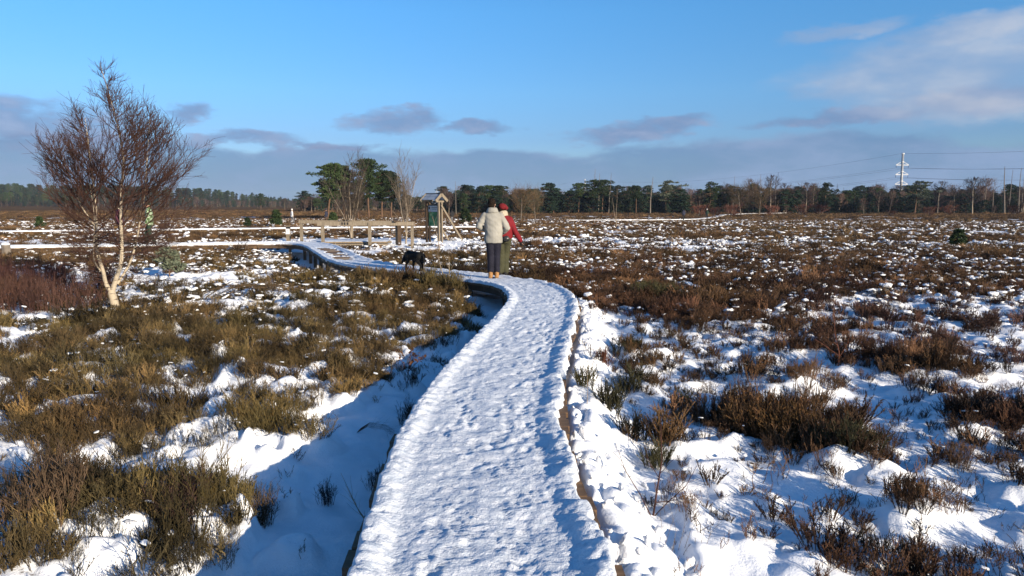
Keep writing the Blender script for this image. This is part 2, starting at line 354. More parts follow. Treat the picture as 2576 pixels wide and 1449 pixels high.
def ground(x, y):
    """height of the snowy heath, and the share of plants over snow"""
    x = np.asarray(x, float); y = np.asarray(y, float); r = np.hypot(x, y)
    pd = np.full(x.shape, 50.0); side = np.where(x < 0, -1.0, 1.0); near = r < 46
    if near.any():
        a, b = path_dist(x[near], y[near]); pd[near] = a; side[near] = np.where(a < 30, b, side[near])
    v = veg_at(x, y, pd, side)
    z = 0.05*fbm(x/5, y/5, 2, 31)+0.30*fbm(x/34, y/34, 2, 33)*sstep(r, 14, 60)-0.42*sstep(r, 30, 115)
    hill = sstep(y, 420, 900)*(3+9*sstep(-x, 150, 520)); z = z+hill
    wx = x+0.25*perlin(x/.9, y/.9, 71); wy = y+0.25*perlin(x/.9, y/.9, 72)
    hum = np.where(side < 0, .17, .13)*fbm(wx/1.05+wy*.25, wy/.95, 3, 41)+0.05*np.abs(perlin(wx/.42, wy/.42, 43))
    w = worley(wx/.38, wy/.38, 45); pil = np.where(side < 0, 0.06, 0.034)*np.sqrt(np.clip(1-(w/.72)**2, 0, 1)); pil2 = 0.030*np.sqrt(np.clip(1-(worley(wx/.13, wy/.13, 47)/.75)**2, 0, 1))
    fade = 1-sstep(r, 60, 160)
    rough = np.clip(0.25+1.1*sstep(v, -0.25, 0.5), 0, 1)
    z = z+(hum*(0.55+.45*rough)+(pil+pil2)*rough*sstep(v, -.2, .45))*fade + 0.05*sstep(v, .2, .8)*fade
    z = z+np.where(side < 0, .105, .05)*sstep(-lump_noise(x, y), .02, .30)*sstep(v, -.15, .2)*(1-.6*sstep(r, 12, 24))*(1-sstep(r, 40, 70))
    z = z+0.012*perlin(x/.21, y/.21, 49)*(r < 30)
    # beside the boards: bank on the right, hollow on the left
    bank = np.where(side > 0, 0.25*(1-sstep(pd, .62, 1.25)), -0.10*(1-sstep(pd, .7, 2.0)))*(y < 16)
    hollow = -0.30*np.exp(-(((x+7.1)/1.6)**2+((y-26.5)/4.0)**2))-0.22*np.exp(-(((x+0.55)/.5)**2+((y-14.2)/.8)**2))
    z = z+bank+hollow-.17*(1-sstep(pd, .7, 1.9))*(side < 0)*sstep(y, 20, 24)
    kb = np.exp(-(((x+7.75)**2+(y-14.0)**2)/.9)**2); z = z*(1-kb)-.02*kb
    # loose clods thrown up along the right edge
    cl = (side > 0)*(y < 14)*np.exp(-((pd-.85)/.25)**2)
    z = z+cl*0.10*np.sqrt(np.clip(1-(worley(wx/.19, wy/.19, 53)/.62)**2, 0, 1))
    # the cut bank's overhang of heath behind the dark hollow at lower right
    z = z-0.16*np.exp(-(((x-2.2-(y-3.9)*.6)/.5)**2+((y-3.85+(x-2.2)*.12)/.10)**2))
    z = np.where(pd < .70, np.minimum(z, .20+.12*sstep(pd, .60, .70)), z)
    return z, v
def gz(x, y): return float(ground(np.array([x]), np.array([y]))[0][0])

# one sheet to the horizon, finer where the camera stands close to it
ang = np.concatenate([np.arange(-50, 50.01, .22), np.arange(54, 307, 4.0)])
rad = [0.7]
while rad[-1] < 40: rad.append(rad[-1]*1.0062)
while rad[-1] < 420: rad.append(rad[-1]*1.012)
while rad[-1] < 9000: rad.append(rad[-1]*1.08)
rad = np.array(rad); A, RR = np.meshgrid(np.radians(ang), rad); gx = (RR*np.sin(A)).ravel(); gy = (RR*np.cos(A)).ravel()
gzv, gv = ground(gx, gy); nA, nR = len(ang), len(rad)
co_ = np.empty((len(gx)+1, 3), np.float32); co_[:-1, 0] = gx; co_[:-1, 1] = gy; co_[:-1, 2] = gzv; co_[-1] = (0, 0, 0.0)
ii, jj = np.meshgrid(np.arange(nR-1), np.arange(nA), indexing='ij'); j2 = (jj+1) % nA
quads = np.stack([ii*nA+jj, ii*nA+j2, (ii+1)*nA+j2, (ii+1)*nA+jj], -1).reshape(-1, 4)[:, ::-1]
tris = np.stack([np.full(nA, len(gx)), (np.arange(nA)+1) % nA, np.arange(nA)], -1)[:, ::-1]
me = bpy.data.meshes.new('ground'); me.vertices.add(len(co_)); me.vertices.foreach_set('co', co_.ravel())
lv = np.concatenate([quads.ravel(), tris.ravel()]); ls = np.concatenate([np.arange(len(quads))*4, len(quads)*4+np.arange(nA)*3])
me.loops.add(len(lv)); me.loops.foreach_set('vertex_index', lv.astype(np.int32)); me.polygons.add(len(ls)); me.polygons.foreach_set('loop_start', ls.astype(np.int32))
me.update(calc_edges=True); me.validate()
me.polygons.foreach_set('use_smooth', [True]*len(me.polygons))
rr = np.hypot(co_[:, 0], co_[:, 1]); vv = np.append(gv, 0)
a = me.attributes.new('veg', 'FLOAT', 'POINT'); a.data.foreach_set('value', np.clip(np.where(rr < 18, vv*.50, vv*(.50+.34*sstep(rr, 18, 60))), -1, 1.2).astype(np.float32))
a = me.attributes.new('far', 'FLOAT', 'POINT'); a.data.foreach_set('value', sstep(rr, 25, 90).astype(np.float32))
me.materials.append(M['ground']); g_o = link('ground', me); tag(g_o, 'snow covered heath ground stretching to the tree line', kind='structure')

# ------------------------------------------------------------------ boardwalk: planks, stringers, posts, trodden snow
bw = thing('boardwalk', (0, 0, 0), 0, 'snow covered plank boardwalk winding from the foreground past the two walkers to the left', 'boardwalk')
rng = random.Random(4)
S0 = 4.2; S1 = PS[-1]-2.0
pm = []
for k in range(5):
    b = MB(); b.box((0, 0, 0), (1.26, .188, .045)); pm.append(b.mesh('plank', M['wetplank'] if k < 3 else M['plank']))
ss = np.arange(S0, S1, .2); keep = ss[:300]; rest = ss[300:]
for k, s in enumerate(keep):
    x, y, nx, ny = [float(q) for q in at_s(s)]
    o = link('plank', pm[rng.randrange(5) if y > 17 else rng.randrange(3)], bw, (x+nx*rng.uniform(-.025, .025), y+ny*rng.uniform(-.025, .025), BOARD-.0225+rng.uniform(-.004, .004)))
    o.rotation_euler = (rng.uniform(-.006, .006), rng.uniform(-.006, .006), math.atan2(ny, nx)+rng.uniform(-.012, .012))
if len(rest):
    b = MB()
    for s in rest:
        x, y, nx, ny = [float(q) for q in at_s(s)]
        b.box((x, y, BOARD-.0225), (1.26, .188, .045), Matrix.Rotation(math.atan2(ny, nx), 3, 'Z'))
    tag(b.build('far_planks', M['plank'], bw), kind='stuff')
for off in (-.52, .52):
    b = MB(); sg = np.arange(S0, S1, .5)
    x, y, nx, ny = at_s(sg); px = x+nx*off; py = y+ny*off
    for i in range(len(sg)-1): b.beam((px[i], py[i], BOARD-.115), (px[i+1], py[i+1], BOARD-.115), .075, .125, 0)
    b.build('stringer', M['wood'] if off > 0 else M['dark_shade_wood'], bw)  # shade on the left face is put into the darker timber colour
    for s in np.arange(S0+.6, S1, 2.0):
        x, y, nx, ny = [float(q) for q in at_s(s)]; px, py = x+nx*off, y+ny*off
        b = MB(); b.box((px, py, .05), (.1, .1, .5)); b.build('support_post', M['wetplank'], bw)
sgrid = []; s = S0+.1
while s < S1-.1:
    sgrid.append(s); yy = abs(float(at_s(s)[1])); s += max(.016, .0042*max(yy, 3))
sgrid = np.array(sgrid); nT = 81; tt = np.linspace(-1, 1, nT); tt = np.sign(tt)*np.abs(tt)**.8
X, Y, NX, NY = at_s(sgrid)
brk = sstep(fbm(sgrid/.55, sgrid*0+7.7, 2, 3), .10, .30)*(sgrid < 30)
hl = .615+.030*perlin(sgrid/.3, sgrid*0, 11)+.022*perlin(sgrid/.09, sgrid*0, 12)
hr = .625+.035*perlin(sgrid/.3, sgrid*0, 13)+.025*perlin(sgrid/.09, sgrid*0, 14)-.045*brk
T, SI = np.meshgrid(tt, np.arange(len(sgrid))); OFF = np.where(T < 0, T*hl[SI], T*hr[SI])
gx = X[SI]+NX[SI]*OFF; gy = Y[SI]+NY[SI]*OFF; at = np.abs(T)
wk = 1-sstep(at, .62, .9)
h = .030+.011*fbm(gx/.42, gy/.42, 2, 81)+.008*perlin(gx/.16, gy/.15, 83)+.0065*perlin(gx/.062, gy/.06, 85)+.0075*perlin(gx/.03, gy/.03, 87)+.004*perlin(gx/.016, gy/.016, 99)
foot = worley(gx/.27+.4*perlin(gx/.3, gy/.3, 97), gy/.33+.4*perlin(gx/.3, gy/.3, 98), 89); h = h-.011*np.clip(1-foot/.42, 0, 1)**.7*wk
h = h+(.030+.022*perlin(gx/.16, gy/.16, 91)+.014*np.sqrt(np.clip(1-(worley(gx/.085, gy/.085, 93)/.7)**2, 0, 1)))*sstep(at, .66, .88)*(1-.55*brk[SI]*(T > 0))
# boot prints pressed into the crust: sole, heel and a squeezed-up rim
fr = random.Random(15)
for k in range(330):
    s0 = S0+.5+fr.random()**1.25*17; lane = fr.choice((-.24, -.1, .06, .2, .32))+fr.gauss(0, .07); th_ = fr.gauss(0, .22)+(math.pi if fr.random() < .4 else 0); lo, hi = np.searchsorted(sgrid, (s0-.24, s0+.24)); L0 = fr.uniform(.125, .15); dp = fr.uniform(.0035, .008)
    du = sgrid[lo:hi][:, None]-s0; dv = OFF[lo:hi]-lane; u = du*math.cos(th_)+dv*math.sin(th_); w = -du*math.sin(th_)+dv*math.cos(th_)
    d1 = np.sqrt(((u-.035)/(L0*.66))**2+(w/.050)**2); d2 = np.sqrt(((u+.085)/.052)**2+(w/.038)**2); d = np.minimum(d1, d2)
    tread_ = .0022*np.sign(np.sin(u*190))*(d < .9); h[lo:hi] += -dp*(1-sstep(d, .72, 1.02))+dp*.45*np.exp(-((d-1.2)/.16)**2)+tread_*(fr.random() < .6)
h = np.maximum(h, .007)
bare = sstep(gy, 22.0, 23.2)*(1-sstep(gy, 27.6, 29.6))*(T < .62)*(T > -.5)*(X[SI] < -3); bare = bare*sstep(fbm(gx/.9, gy/.45, 2, 95)+.45-.75*np.abs(T-.05), -.05, .12)
h = h-.08*bare
h = h-(h+.028)*sstep(at, .95, 1.0)
zz = BOARD+h
me = bpy.data.meshes.new('trodden_snow'); n0, n1 = T.shape
V = np.stack([gx, gy, zz], -1).reshape(-1, 3).astype(np.float32); i, j = np.meshgrid(np.arange(n0-1), np.arange(n1-1), indexing='ij')
F = np.stack([i*n1+j, i*n1+j+1, (i+1)*n1+j+1, (i+1)*n1+j], -1).reshape(-1, 4)
me.vertices.add(len(V)); me.vertices.foreach_set('co', V.ravel()); me.loops.add(F.size); me.loops.foreach_set('vertex_index', F.ravel().astype(np.int32))
me.polygons.add(len(F)); me.polygons.foreach_set('loop_start', (np.arange(len(F))*4).astype(np.int32)); me.update(calc_edges=True)
me.polygons.foreach_set('use_smooth', [True]*len(F)); me.materials.append(M['tread'])
tag(link('trodden_snow', me), 'crust of trodden snow lying on the near boardwalk', kind='stuff')

def far_walk(line, label, w=1.2):
    t = thing('boardwalk', (0, 0, 0), 0, label, 'boardwalk')
    d = MB(); sn = MB(); rg = random.Random(9)
    z = ground(line[:, 0], line[:, 1])[0]; k = np.ones(25)/25; z = np.convolve(np.pad(z, 12, 'edge'), k, 'valid')+.24
    for i in range(len(line)-1):
        a = Vector((*line[i], z[i])); c = Vector((*line[i+1], z[i+1])); dr = (c-a).normalized(); nr = Vector((dr.y, -dr.x, 0))
        d.beam(a-Vector((0, 0, .07)), c-Vector((0, 0, .07)), w*.94, .10, 0)
        e = rg.uniform(-.05, .05); hh = rg.uniform(.02, .06)
        for (o0, h0), (o1, h1) in zip([(-.52, -.04), (-.5, hh), (0, hh*.7), (.5, hh), (.52, -.04)][:-1], [(-.5, hh), (0, hh*.7), (.5, hh), (.52, -.04)]):
            U = Vector((0, 0, 1)); sn.quad(a+nr*o0*w+U*h0, a+nr*o1*w+U*h1, c+nr*o1*w+U*h1, c+nr*o0*w+U*h0)
        if i % 4 == 0:
            for sgn in (-.45, .45): d.box((a.x+nr.x*sgn*w, a.y+nr.y*sgn*w, a.z-.35), (.1, .1, .5))
    d.build('deck', M['wetplank'], t); sn.build('snow_layer', M['snow'], t)
    return z
far_walk(FAR_F, 'straight far boardwalk running level across the heath behind the birch and the kiosk')
far_walk(FAR_G, 'farthest boardwalk bending away to the right below the tree line, two walkers on it')
# ------------------------------------------------------------------ scatter: points that carry rotation, size, kind and tint; the plants are real meshes
def scatter(name, pts, rot, scl, idx, tint, meshes, label, kind='stuff'):
    src = bpy.data.collections.new(name+'_source')
    for i, m in enumerate(meshes):
        o = bpy.data.objects.new('%s_shape_%02d' % (name, i), m); src.objects.link(o)
    me = bpy.data.meshes.new(name); n = len(pts); me.vertices.add(n); me.vertices.foreach_set('co', np.asarray(pts, np.float32).ravel())
    for an, ty, key, arr in (('rot', 'FLOAT_VECTOR', 'vector', rot), ('scl', 'FLOAT_VECTOR', 'vector', scl), ('idx', 'INT', 'value', idx), ('tint', 'FLOAT_COLOR', 'color', tint)):
        a = me.attributes.new(an, ty, 'POINT'); a.data.foreach_set(key, np.asarray(arr, np.int32 if ty == 'INT' else np.float32).ravel())
    o = link(name, me)
    g = bpy.data.node_groups.new(name+'_nodes', 'GeometryNodeTree')
    g.interface.new_socket('Geometry', in_out='INPUT', socket_type='NodeSocketGeometry'); g.interface.new_socket('Geometry', in_out='OUTPUT', socket_type='NodeSocketGeometry')
    nd = g.nodes.new; gi = nd('NodeGroupInput'); go = nd('NodeGroupOutput'); ip = nd('GeometryNodeInstanceOnPoints'); ci = nd('GeometryNodeCollectionInfo')
    ci.inputs['Collection'].default_value = src; ci.inputs['Separate Children'].default_value = True; ci.inputs['Reset Children'].default_value = True
    def na(nm, ty):
        q = nd('GeometryNodeInputNamedAttribute'); q.data_type = ty; q.inputs['Name'].default_value = nm; return q.outputs['Attribute']
    e = nd('FunctionNodeEulerToRotation'); k = g.links.new
    mp = nd('GeometryNodeMeshToPoints'); k(gi.outputs[0], mp.inputs['Mesh'])
    k(mp.outputs[0], ip.inputs['Points']); k(ci.outputs[0], ip.inputs['Instance']); ip.inputs['Pick Instance'].default_value = True
    k(na('idx', 'INT'), ip.inputs['Instance Index']); k(na('rot', 'FLOAT_VECTOR'), e.inputs[0]); k(e.outputs[0], ip.inputs['Rotation']); k(na('scl', 'FLOAT_VECTOR'), ip.inputs['Scale'])
    k(ip.outputs[0], go.inputs[0])
    md = o.modifiers.new('scatter', 'NODES'); md.node_group = g
    tag(o, label, kind=kind); return o

def tuft_bilberry(seed, n=26, h=.27, spread=.09, wid=.0022):
    """stiff upright twigs that fork towards the top"""
    r = random.Random(seed); b = MB()
    for _ in range(n):
        a = r.uniform(0, 6.283); d = spread*math.sqrt(r.random()); p = Vector((math.cos(a)*d, math.sin(a)*d, -.03))
        hh = h*r.uniform(.55, 1.1); lean = Vector((math.cos(a)*r.uniform(0, .35)+r.gauss(0, .12), math.sin(a)*r.uniform(0, .35)+r.gauss(0, .12), 1)).normalized()
        p1 = p+lean*hh*.5+Vector((r.gauss(0, .008), r.gauss(0, .008), 0)); p2 = p+lean*hh*1.0+Vector((r.gauss(0, .02), r.gauss(0, .02), .01))
        b.tube([p, p1, p2], [wid, wid*.85, wid*.35], 3)
        for _k in range(r.randint(4, 7)):
            t = r.uniform(.35, .95); q = p.lerp(p2, t); dd = (lean+Vector((r.gauss(0, .5), r.gauss(0, .5), r.uniform(-.1, .3)))).normalized(); l = hh*r.uniform(.14, .34)
            e = q+dd*l; b.tube([q, e], [wid*.8, wid*.35], 3)
            if r.random() < .6:
                q2 = q.lerp(e, .55); e2 = q2+(dd+Vector((r.gauss(0, .5), r.gauss(0, .5), .2))).normalized()*l*.55; b.tube([q2, e2], [wid*.6, wid*.3], 3)
    return b
def tuft_heather(seed, n=15, h=.22, spread=.07, leaf=.016):
    """brushy shoots set with short scaly leaves"""
    r = random.Random(seed); b = MB()
    for _ in range(n):
        a = r.uniform(0, 6.283); d = spread*math.sqrt(r.random()); p = Vector((math.cos(a)*d*.6, math.sin(a)*d*.6, -.03))
        hh = h*r.uniform(.5, 1.1); lean = Vector((math.cos(a)*r.uniform(.05, .6)+r.gauss(0, .1), math.sin(a)*r.uniform(.05, .6)+r.gauss(0, .1), 1)).normalized()
        shoots = [(p, p+lean*hh)]
        for _k in range(r.randint(2, 4)):
            q = p+lean*hh*r.uniform(.3, .75); shoots.append((q, q+(lean+Vector((r.gauss(0, .45), r.gauss(0, .45), .2))).normalized()*hh*r.uniform(.25, .45)))
        for i, (s, e) in enumerate(shoots):
            b.tube([s, e], [.0026, .0014], 3); ax = (e-s); ln = ax.length; ax.normalize(); u = ax.orthogonal().normalized(); w = ax.cross(u)
            k = max(4, int(ln/.011))
            for m in range(k):
                t = (m+.5)/k
                if i == 0 and t < .3: continue
                an = r.uniform(0, 6.283); o = (u*math.cos(an)+w*math.sin(an)); q = s+ax*ln*t; tp = q+(o*.75+ax*.8)*leaf*r.uniform(.7, 1.25); sd = ax.cross(o)*leaf*.26
                b.tri(q-sd, q+sd, tp)
    return b
def tuft_far(seed, n=46, h=.34, spread=.24, wid=.011):
    r = random.Random(seed); b = MB()
    for _ in range(n):
        a = r.uniform(0, 6.283); d = spread*math.sqrt(r.random()); p = Vector((math.cos(a)*d, math.sin(a)*d, -.05)); hh = h*r.uniform(.45, 1.1)*(1-.35*d/spread)
        e = p+Vector((math.cos(a)*r.uniform(0, .4)*hh+r.gauss(0, .06), math.sin(a)*r.uniform(0, .4)*hh+r.gauss(0, .06), hh)); an = r.uniform(0, 3.14); s = Vector((math.cos(an), math.sin(an), 0))*wid
        m = p.lerp(e, .6)+Vector((r.gauss(0, .02), r.gauss(0, .02), 0)); b.quad(p-s*.6, p+s*.6, m+s, m-s); b.tri(m-s, m+s, e)
        for _k in range(2):
            q = p.lerp(e, r.uniform(.3, .8)); f = q+Vector((r.gauss(0, .09), r.gauss(0, .09), r.uniform(.03, .14))); b.tri(q-s*.6, q+s*.6, f)
    return b
def snow_lump(seed):
    r = random.Random(seed); bm = bmesh.new(); bmesh.ops.create_icosphere(bm, subdivisions=3, radius=1)
    ox, oy = r.uniform(0, 90), r.uniform(0, 90)
    C = np.array([v.co[:] for v in bm.verts]); k = (1+.55*fbm(C[:, 0]*1.1+ox+C[:, 2]*.7, C[:, 1]*1.1+oy-C[:, 2]*.5, 3, seed))*(1+.35*fbm(C[:, 0]*3+oy, C[:, 1]*3+ox, 2, seed+3))
    for v, q in zip(bm.verts, k): v.co = Vector((v.co.x*q, v.co.y*q*.8, v.co.z*q*.40))
    me = bpy.data.meshes.new('snow_lump'); bm.to_mesh(me); bm.free(); me.materials.append(M['snow']); me.polygons.foreach_set('use_smooth', [True]*len(me.polygons)); return me

nprng = np.random.default_rng(11)
def wedge(n, r0, r1, half=43):
    r = np.sqrt(nprng.uniform(r0*r0, r1*r1, n)); a = np.radians(nprng.uniform(-half, half, n)); return r*np.sin(a), r*np.cos(a)
def tints(x, y, n):
    """olive on the left, brown to red-brown on the right and farther off, in drifts"""
    k = np.clip(.5+.9*fbm(x/3.1, y/2.0, 2, 101), 0, 1)[:, None]; k2 = np.clip(.5+1.1*fbm(x/9, y/3.5, 2, 103), 0, 1)[:, None]
    olive = np.array([.063, .053, .026]); brown = np.array([.092, .058, .029]); red = np.array([.085, .044, .030]); purple = np.array([.070, .034, .036]); ochre = np.array([.125, .085, .042])
    gold = np.clip(fbm(x/1.3, y/.9, 2, 107)*1.6+.25, 0, 1)[:, None]; left = (olive*(1-k)+brown*k)*(1-.6*gold)*1.08+np.array([.125, .098, .036])*.6*gold; right = (brown*(1-k)+red*k)*.92; far = (red*.5+brown*.5)*(1-k2)+ochre*k2
    side = sstep(x, -1.0, 1.5)[:, None]; near = left*(1-side)+right*side
    near = np.where((side > .6) & (x[:, None] > 5.5) & (y[:, None] < 15), near*.5+purple*.5, near)
    d = sstep(np.hypot(x, y), 18, 40)[:, None]; c = near*(1-d)+far*d
    c = c*nprng.uniform(.45, 1.5, (n, 1))*np.clip(.95+1.0*fbm(x/.9, y/.6, 2, 105), .45, 1.5)[:, None]; return np.hstack([c, np.ones((n, 1))])
def sow(name, label, n, r0, r1, meshes, lo, hi, thr=(.34, .62), which=None, tall=1.0, half=43):
    x, y = wedge(n, r0, r1, half); z, v = ground(x, y); keep = nprng.random(n) < sstep(v, *thr)
    if r0 < 30:
        pd, _ = path_dist(x, y); keep &= pd > .80
    if which is not None: keep &= which(x, y)
    x, y, z, v = x[keep], y[keep], z[keep], v[keep]; m = len(x)
    s = nprng.uniform(lo, hi, m)*(1+.7*(nprng.random(m) < .07)); hs = tall*s*nprng.uniform(.7, 1.3, m)*(0.72+.45*sstep(v, .35, 1.0))
    sc = np.stack([s, s, hs], -1); ro = np.stack([nprng.normal(0, .10, m), nprng.normal(0, .10, m), nprng.uniform(0, 6.283, m)], -1)
    scatter(name, np.stack([x, y, z], -1), ro, sc, nprng.integers(0, len(meshes), m), tints(x, y, m), meshes, label); print(name, m)
tb = [tuft_bilberry(100+i, 24, .25).mesh('bilberry', M['twig']) for i in range(7)]
th = [tuft_heather(200+i).mesh('heather', M['twig']) for i in range(7)]
tf = [tuft_far(300+i).mesh('heath_tuft', M['twig']) for i in range(6)]
tm = [tuft_bilberry(400+i, 34, .27, .15, .0042).mesh('heath_brush', M['twig']) for i in range(4)]+[tuft_heather(430+i, 20, .24, .15, .026).mesh('heath_brush', M['twig']) for i in range(4)]
sl = [snow_lump(500+i) for i in range(6)]
isleft = lambda x, y: x < np.interp(y, PATH[:300, 1], PATH[:300, 0])
sow('heather_left', 'dense olive and brown heath twigs poking from the snow left of the boardwalk', 18000, 2.2, 15, tb+th[:4], .48, .95, (.38, .58), isleft, .86)
sow('heather_right', 'short brown heather shoots poking from the snow right of the boardwalk', 16000, 2.2, 15, th+tb[:2], .55, 1.05, (.34, .62), lambda x, y: ~isleft(x, y))
sow('heather_sparse', 'small dark heather shoots scattered over the thin snow at right', 9000, 2.6, 22, th, .30, .70, (-.15, .40), lambda x, y: ~isleft(x, y))
sow('stray_twigs', 'stray single twigs standing in bare snow near the boardwalk', 2600, 2.4, 12, [tuft_bilberry(600+i, r_, .15, .03, .0019).mesh('stray_twig', M['twig']) for i, r_ in enumerate((3, 5, 4, 7, 2))], .6, 1.2, (-.45, .2))
sow('heather_middle', 'brown heather and heath brush over the middle distance', 34000, 13, 40, tm, .55, 1.05, (.38, .62), None, .72)
sow('heather_far', 'rust brown heath tufts over the far moor', 52000, 36, 120, tf, .7, 1.25, (.36, .60), None, .62, 41)
sow('heather_farthest', 'brown heath tufts in front of the tree line', 46000, 118, 330, tf, 1.2, 2.2, (.25, .5), None, .6, 40)
# snow caught on top of the heath
def caps(name, label, n, r0, r1, lo, hi, thr, lift):
    x, y = wedge(n, r0, r1, 42); z, v = ground(x, y); keep = nprng.random(n) < sstep(v, *thr)*(1-.7*sstep(v, .6, 1.1))
    if r0 < 40:
        pd, _ = path_dist(x, y); keep &= pd > 1.0
    x, y, z = x[keep], y[keep], z[keep]; m = len(x); s = lo*(hi/lo)**nprng.random(m)
    sc = np.stack([s*nprng.uniform(.8, 1.3, m), s*nprng.uniform(.8, 1.3, m), s*nprng.uniform(.6, .95, m)], -1)
    ro = np.stack([nprng.normal(0, .2, m), nprng.normal(0, .2, m), nprng.uniform(0, 6.283, m)], -1)
    scatter(name, np.stack([x, y, z+lift*nprng.random(m)-s*.12], -1), ro, sc, nprng.integers(0, len(sl), m), np.ones((m, 4)), sl, label); print(name, m)
caps('snow_caps_near', 'small pillows of snow caught on the near heath', 2000, 3, 15, .008, .032, (.22, .5), .13)
caps('snow_caps_middle', 'lumps of snow caught on the heath in the middle distance', 26000, 13, 42, .018, .105, (.22, .48), .16)
caps('snow_caps_far', 'lumps of snow on the far heath', 18000, 40, 130, .04, .22, (.2, .5), .16)
# ------------------------------------------------------------------ trees
def birch_bark(name, pale=(.62, .52, .38), dark=(.05, .035, .025), amount=.5):
    m, t, b = new_mat(name); c = objco(t)
    mp = t.nodes.new('ShaderNodeMapping'); mp.inputs['Scale'].default_value = (3, 3, 14); t.links.new(c, mp.inputs[0])
    n = noise(t, 2.2, 5, .65, mp.outputs[0]); n2 = noise(t, 7, 4, .6, c)
    col = mixc(t, ramp(t, n, [(amount, (0, 0, 0)), (amount+.12, (1, 1, 1))]), mixc(t, n2, pale, tuple(p*.62 for p in pale)), dark)
    t.links.new(col, b.inputs['Base Color']); b.inputs['Roughness'].default_value = .7; bump(t, b, n, .3, .01); return m
M['birch'] = birch_bark('birch_bark', (.46, .385, .285), (.06, .042, .032), .54)
M['birch2'] = birch_bark('young_birch_bark', (.36, .29, .21), (.08, .06, .045), .56)
M['twigdark'] = plant_mat('birch_twigs', (.042, .023, .019))
M['twigpale'] = plant_mat('pale_twigs', (.20, .16, .12))
M['twigred'] = plant_mat('red_brown_twigs', (.115, .048, .034))
M['twigfar'] = plant_mat('far_bare_twigs', (.085, .058, .052))
M['twigolive'] = plant_mat('oak_twigs', (.060, .043, .026))
M['needles'] = plant_mat('pine_needles', (.030, .052, .020))
M['needles2'] = plant_mat('dark_needles', (.016, .034, .022))
M['frost'] = plant_mat('frosted_needles', (.075, .095, .075))
M['pinebark'] = simple('pine_bark', (.075, .045, .03), (.15, .085, .05), 3, .9, .4)
M['deadwood'] = simple('dead_wood', (.12, .10, .085), (.22, .185, .15), 4, .9, .3)
M['leafbrown'] = plant_mat('dry_oak_leaves', (.17, .075, .03))

def branch(b, r, p, d, length, rad, n, up=.12, wob=.12, sides=3, tip=.35):
    """a wandering tapered shoot; returns its points"""
    pts = [Vector(p)]; d = Vector(d).normalized(); st = length/n
    for i in range(n):
        d = (d+Vector((r.gauss(0, wob), r.gauss(0, wob), r.gauss(0, wob)+up))).normalized(); pts.append(pts[-1]+d*st)
    b.tube(pts, [rad*(1-(1-tip)*i/n) for i in range(n+1)], sides); return pts
def along(pts, t):
    k = t*(len(pts)-1); i = min(int(k), len(pts)-2); return pts[i].lerp(pts[i+1], k-i), (pts[i+1]-pts[i]).normalized()
def sprout(r, d, spread):
    o = d.orthogonal().normalized(); q = Matrix.Rotation(r.uniform(0, 6.283), 3, d); return (d*math.cos(spread)+(q @ o)*math.sin(spread)).normalized()

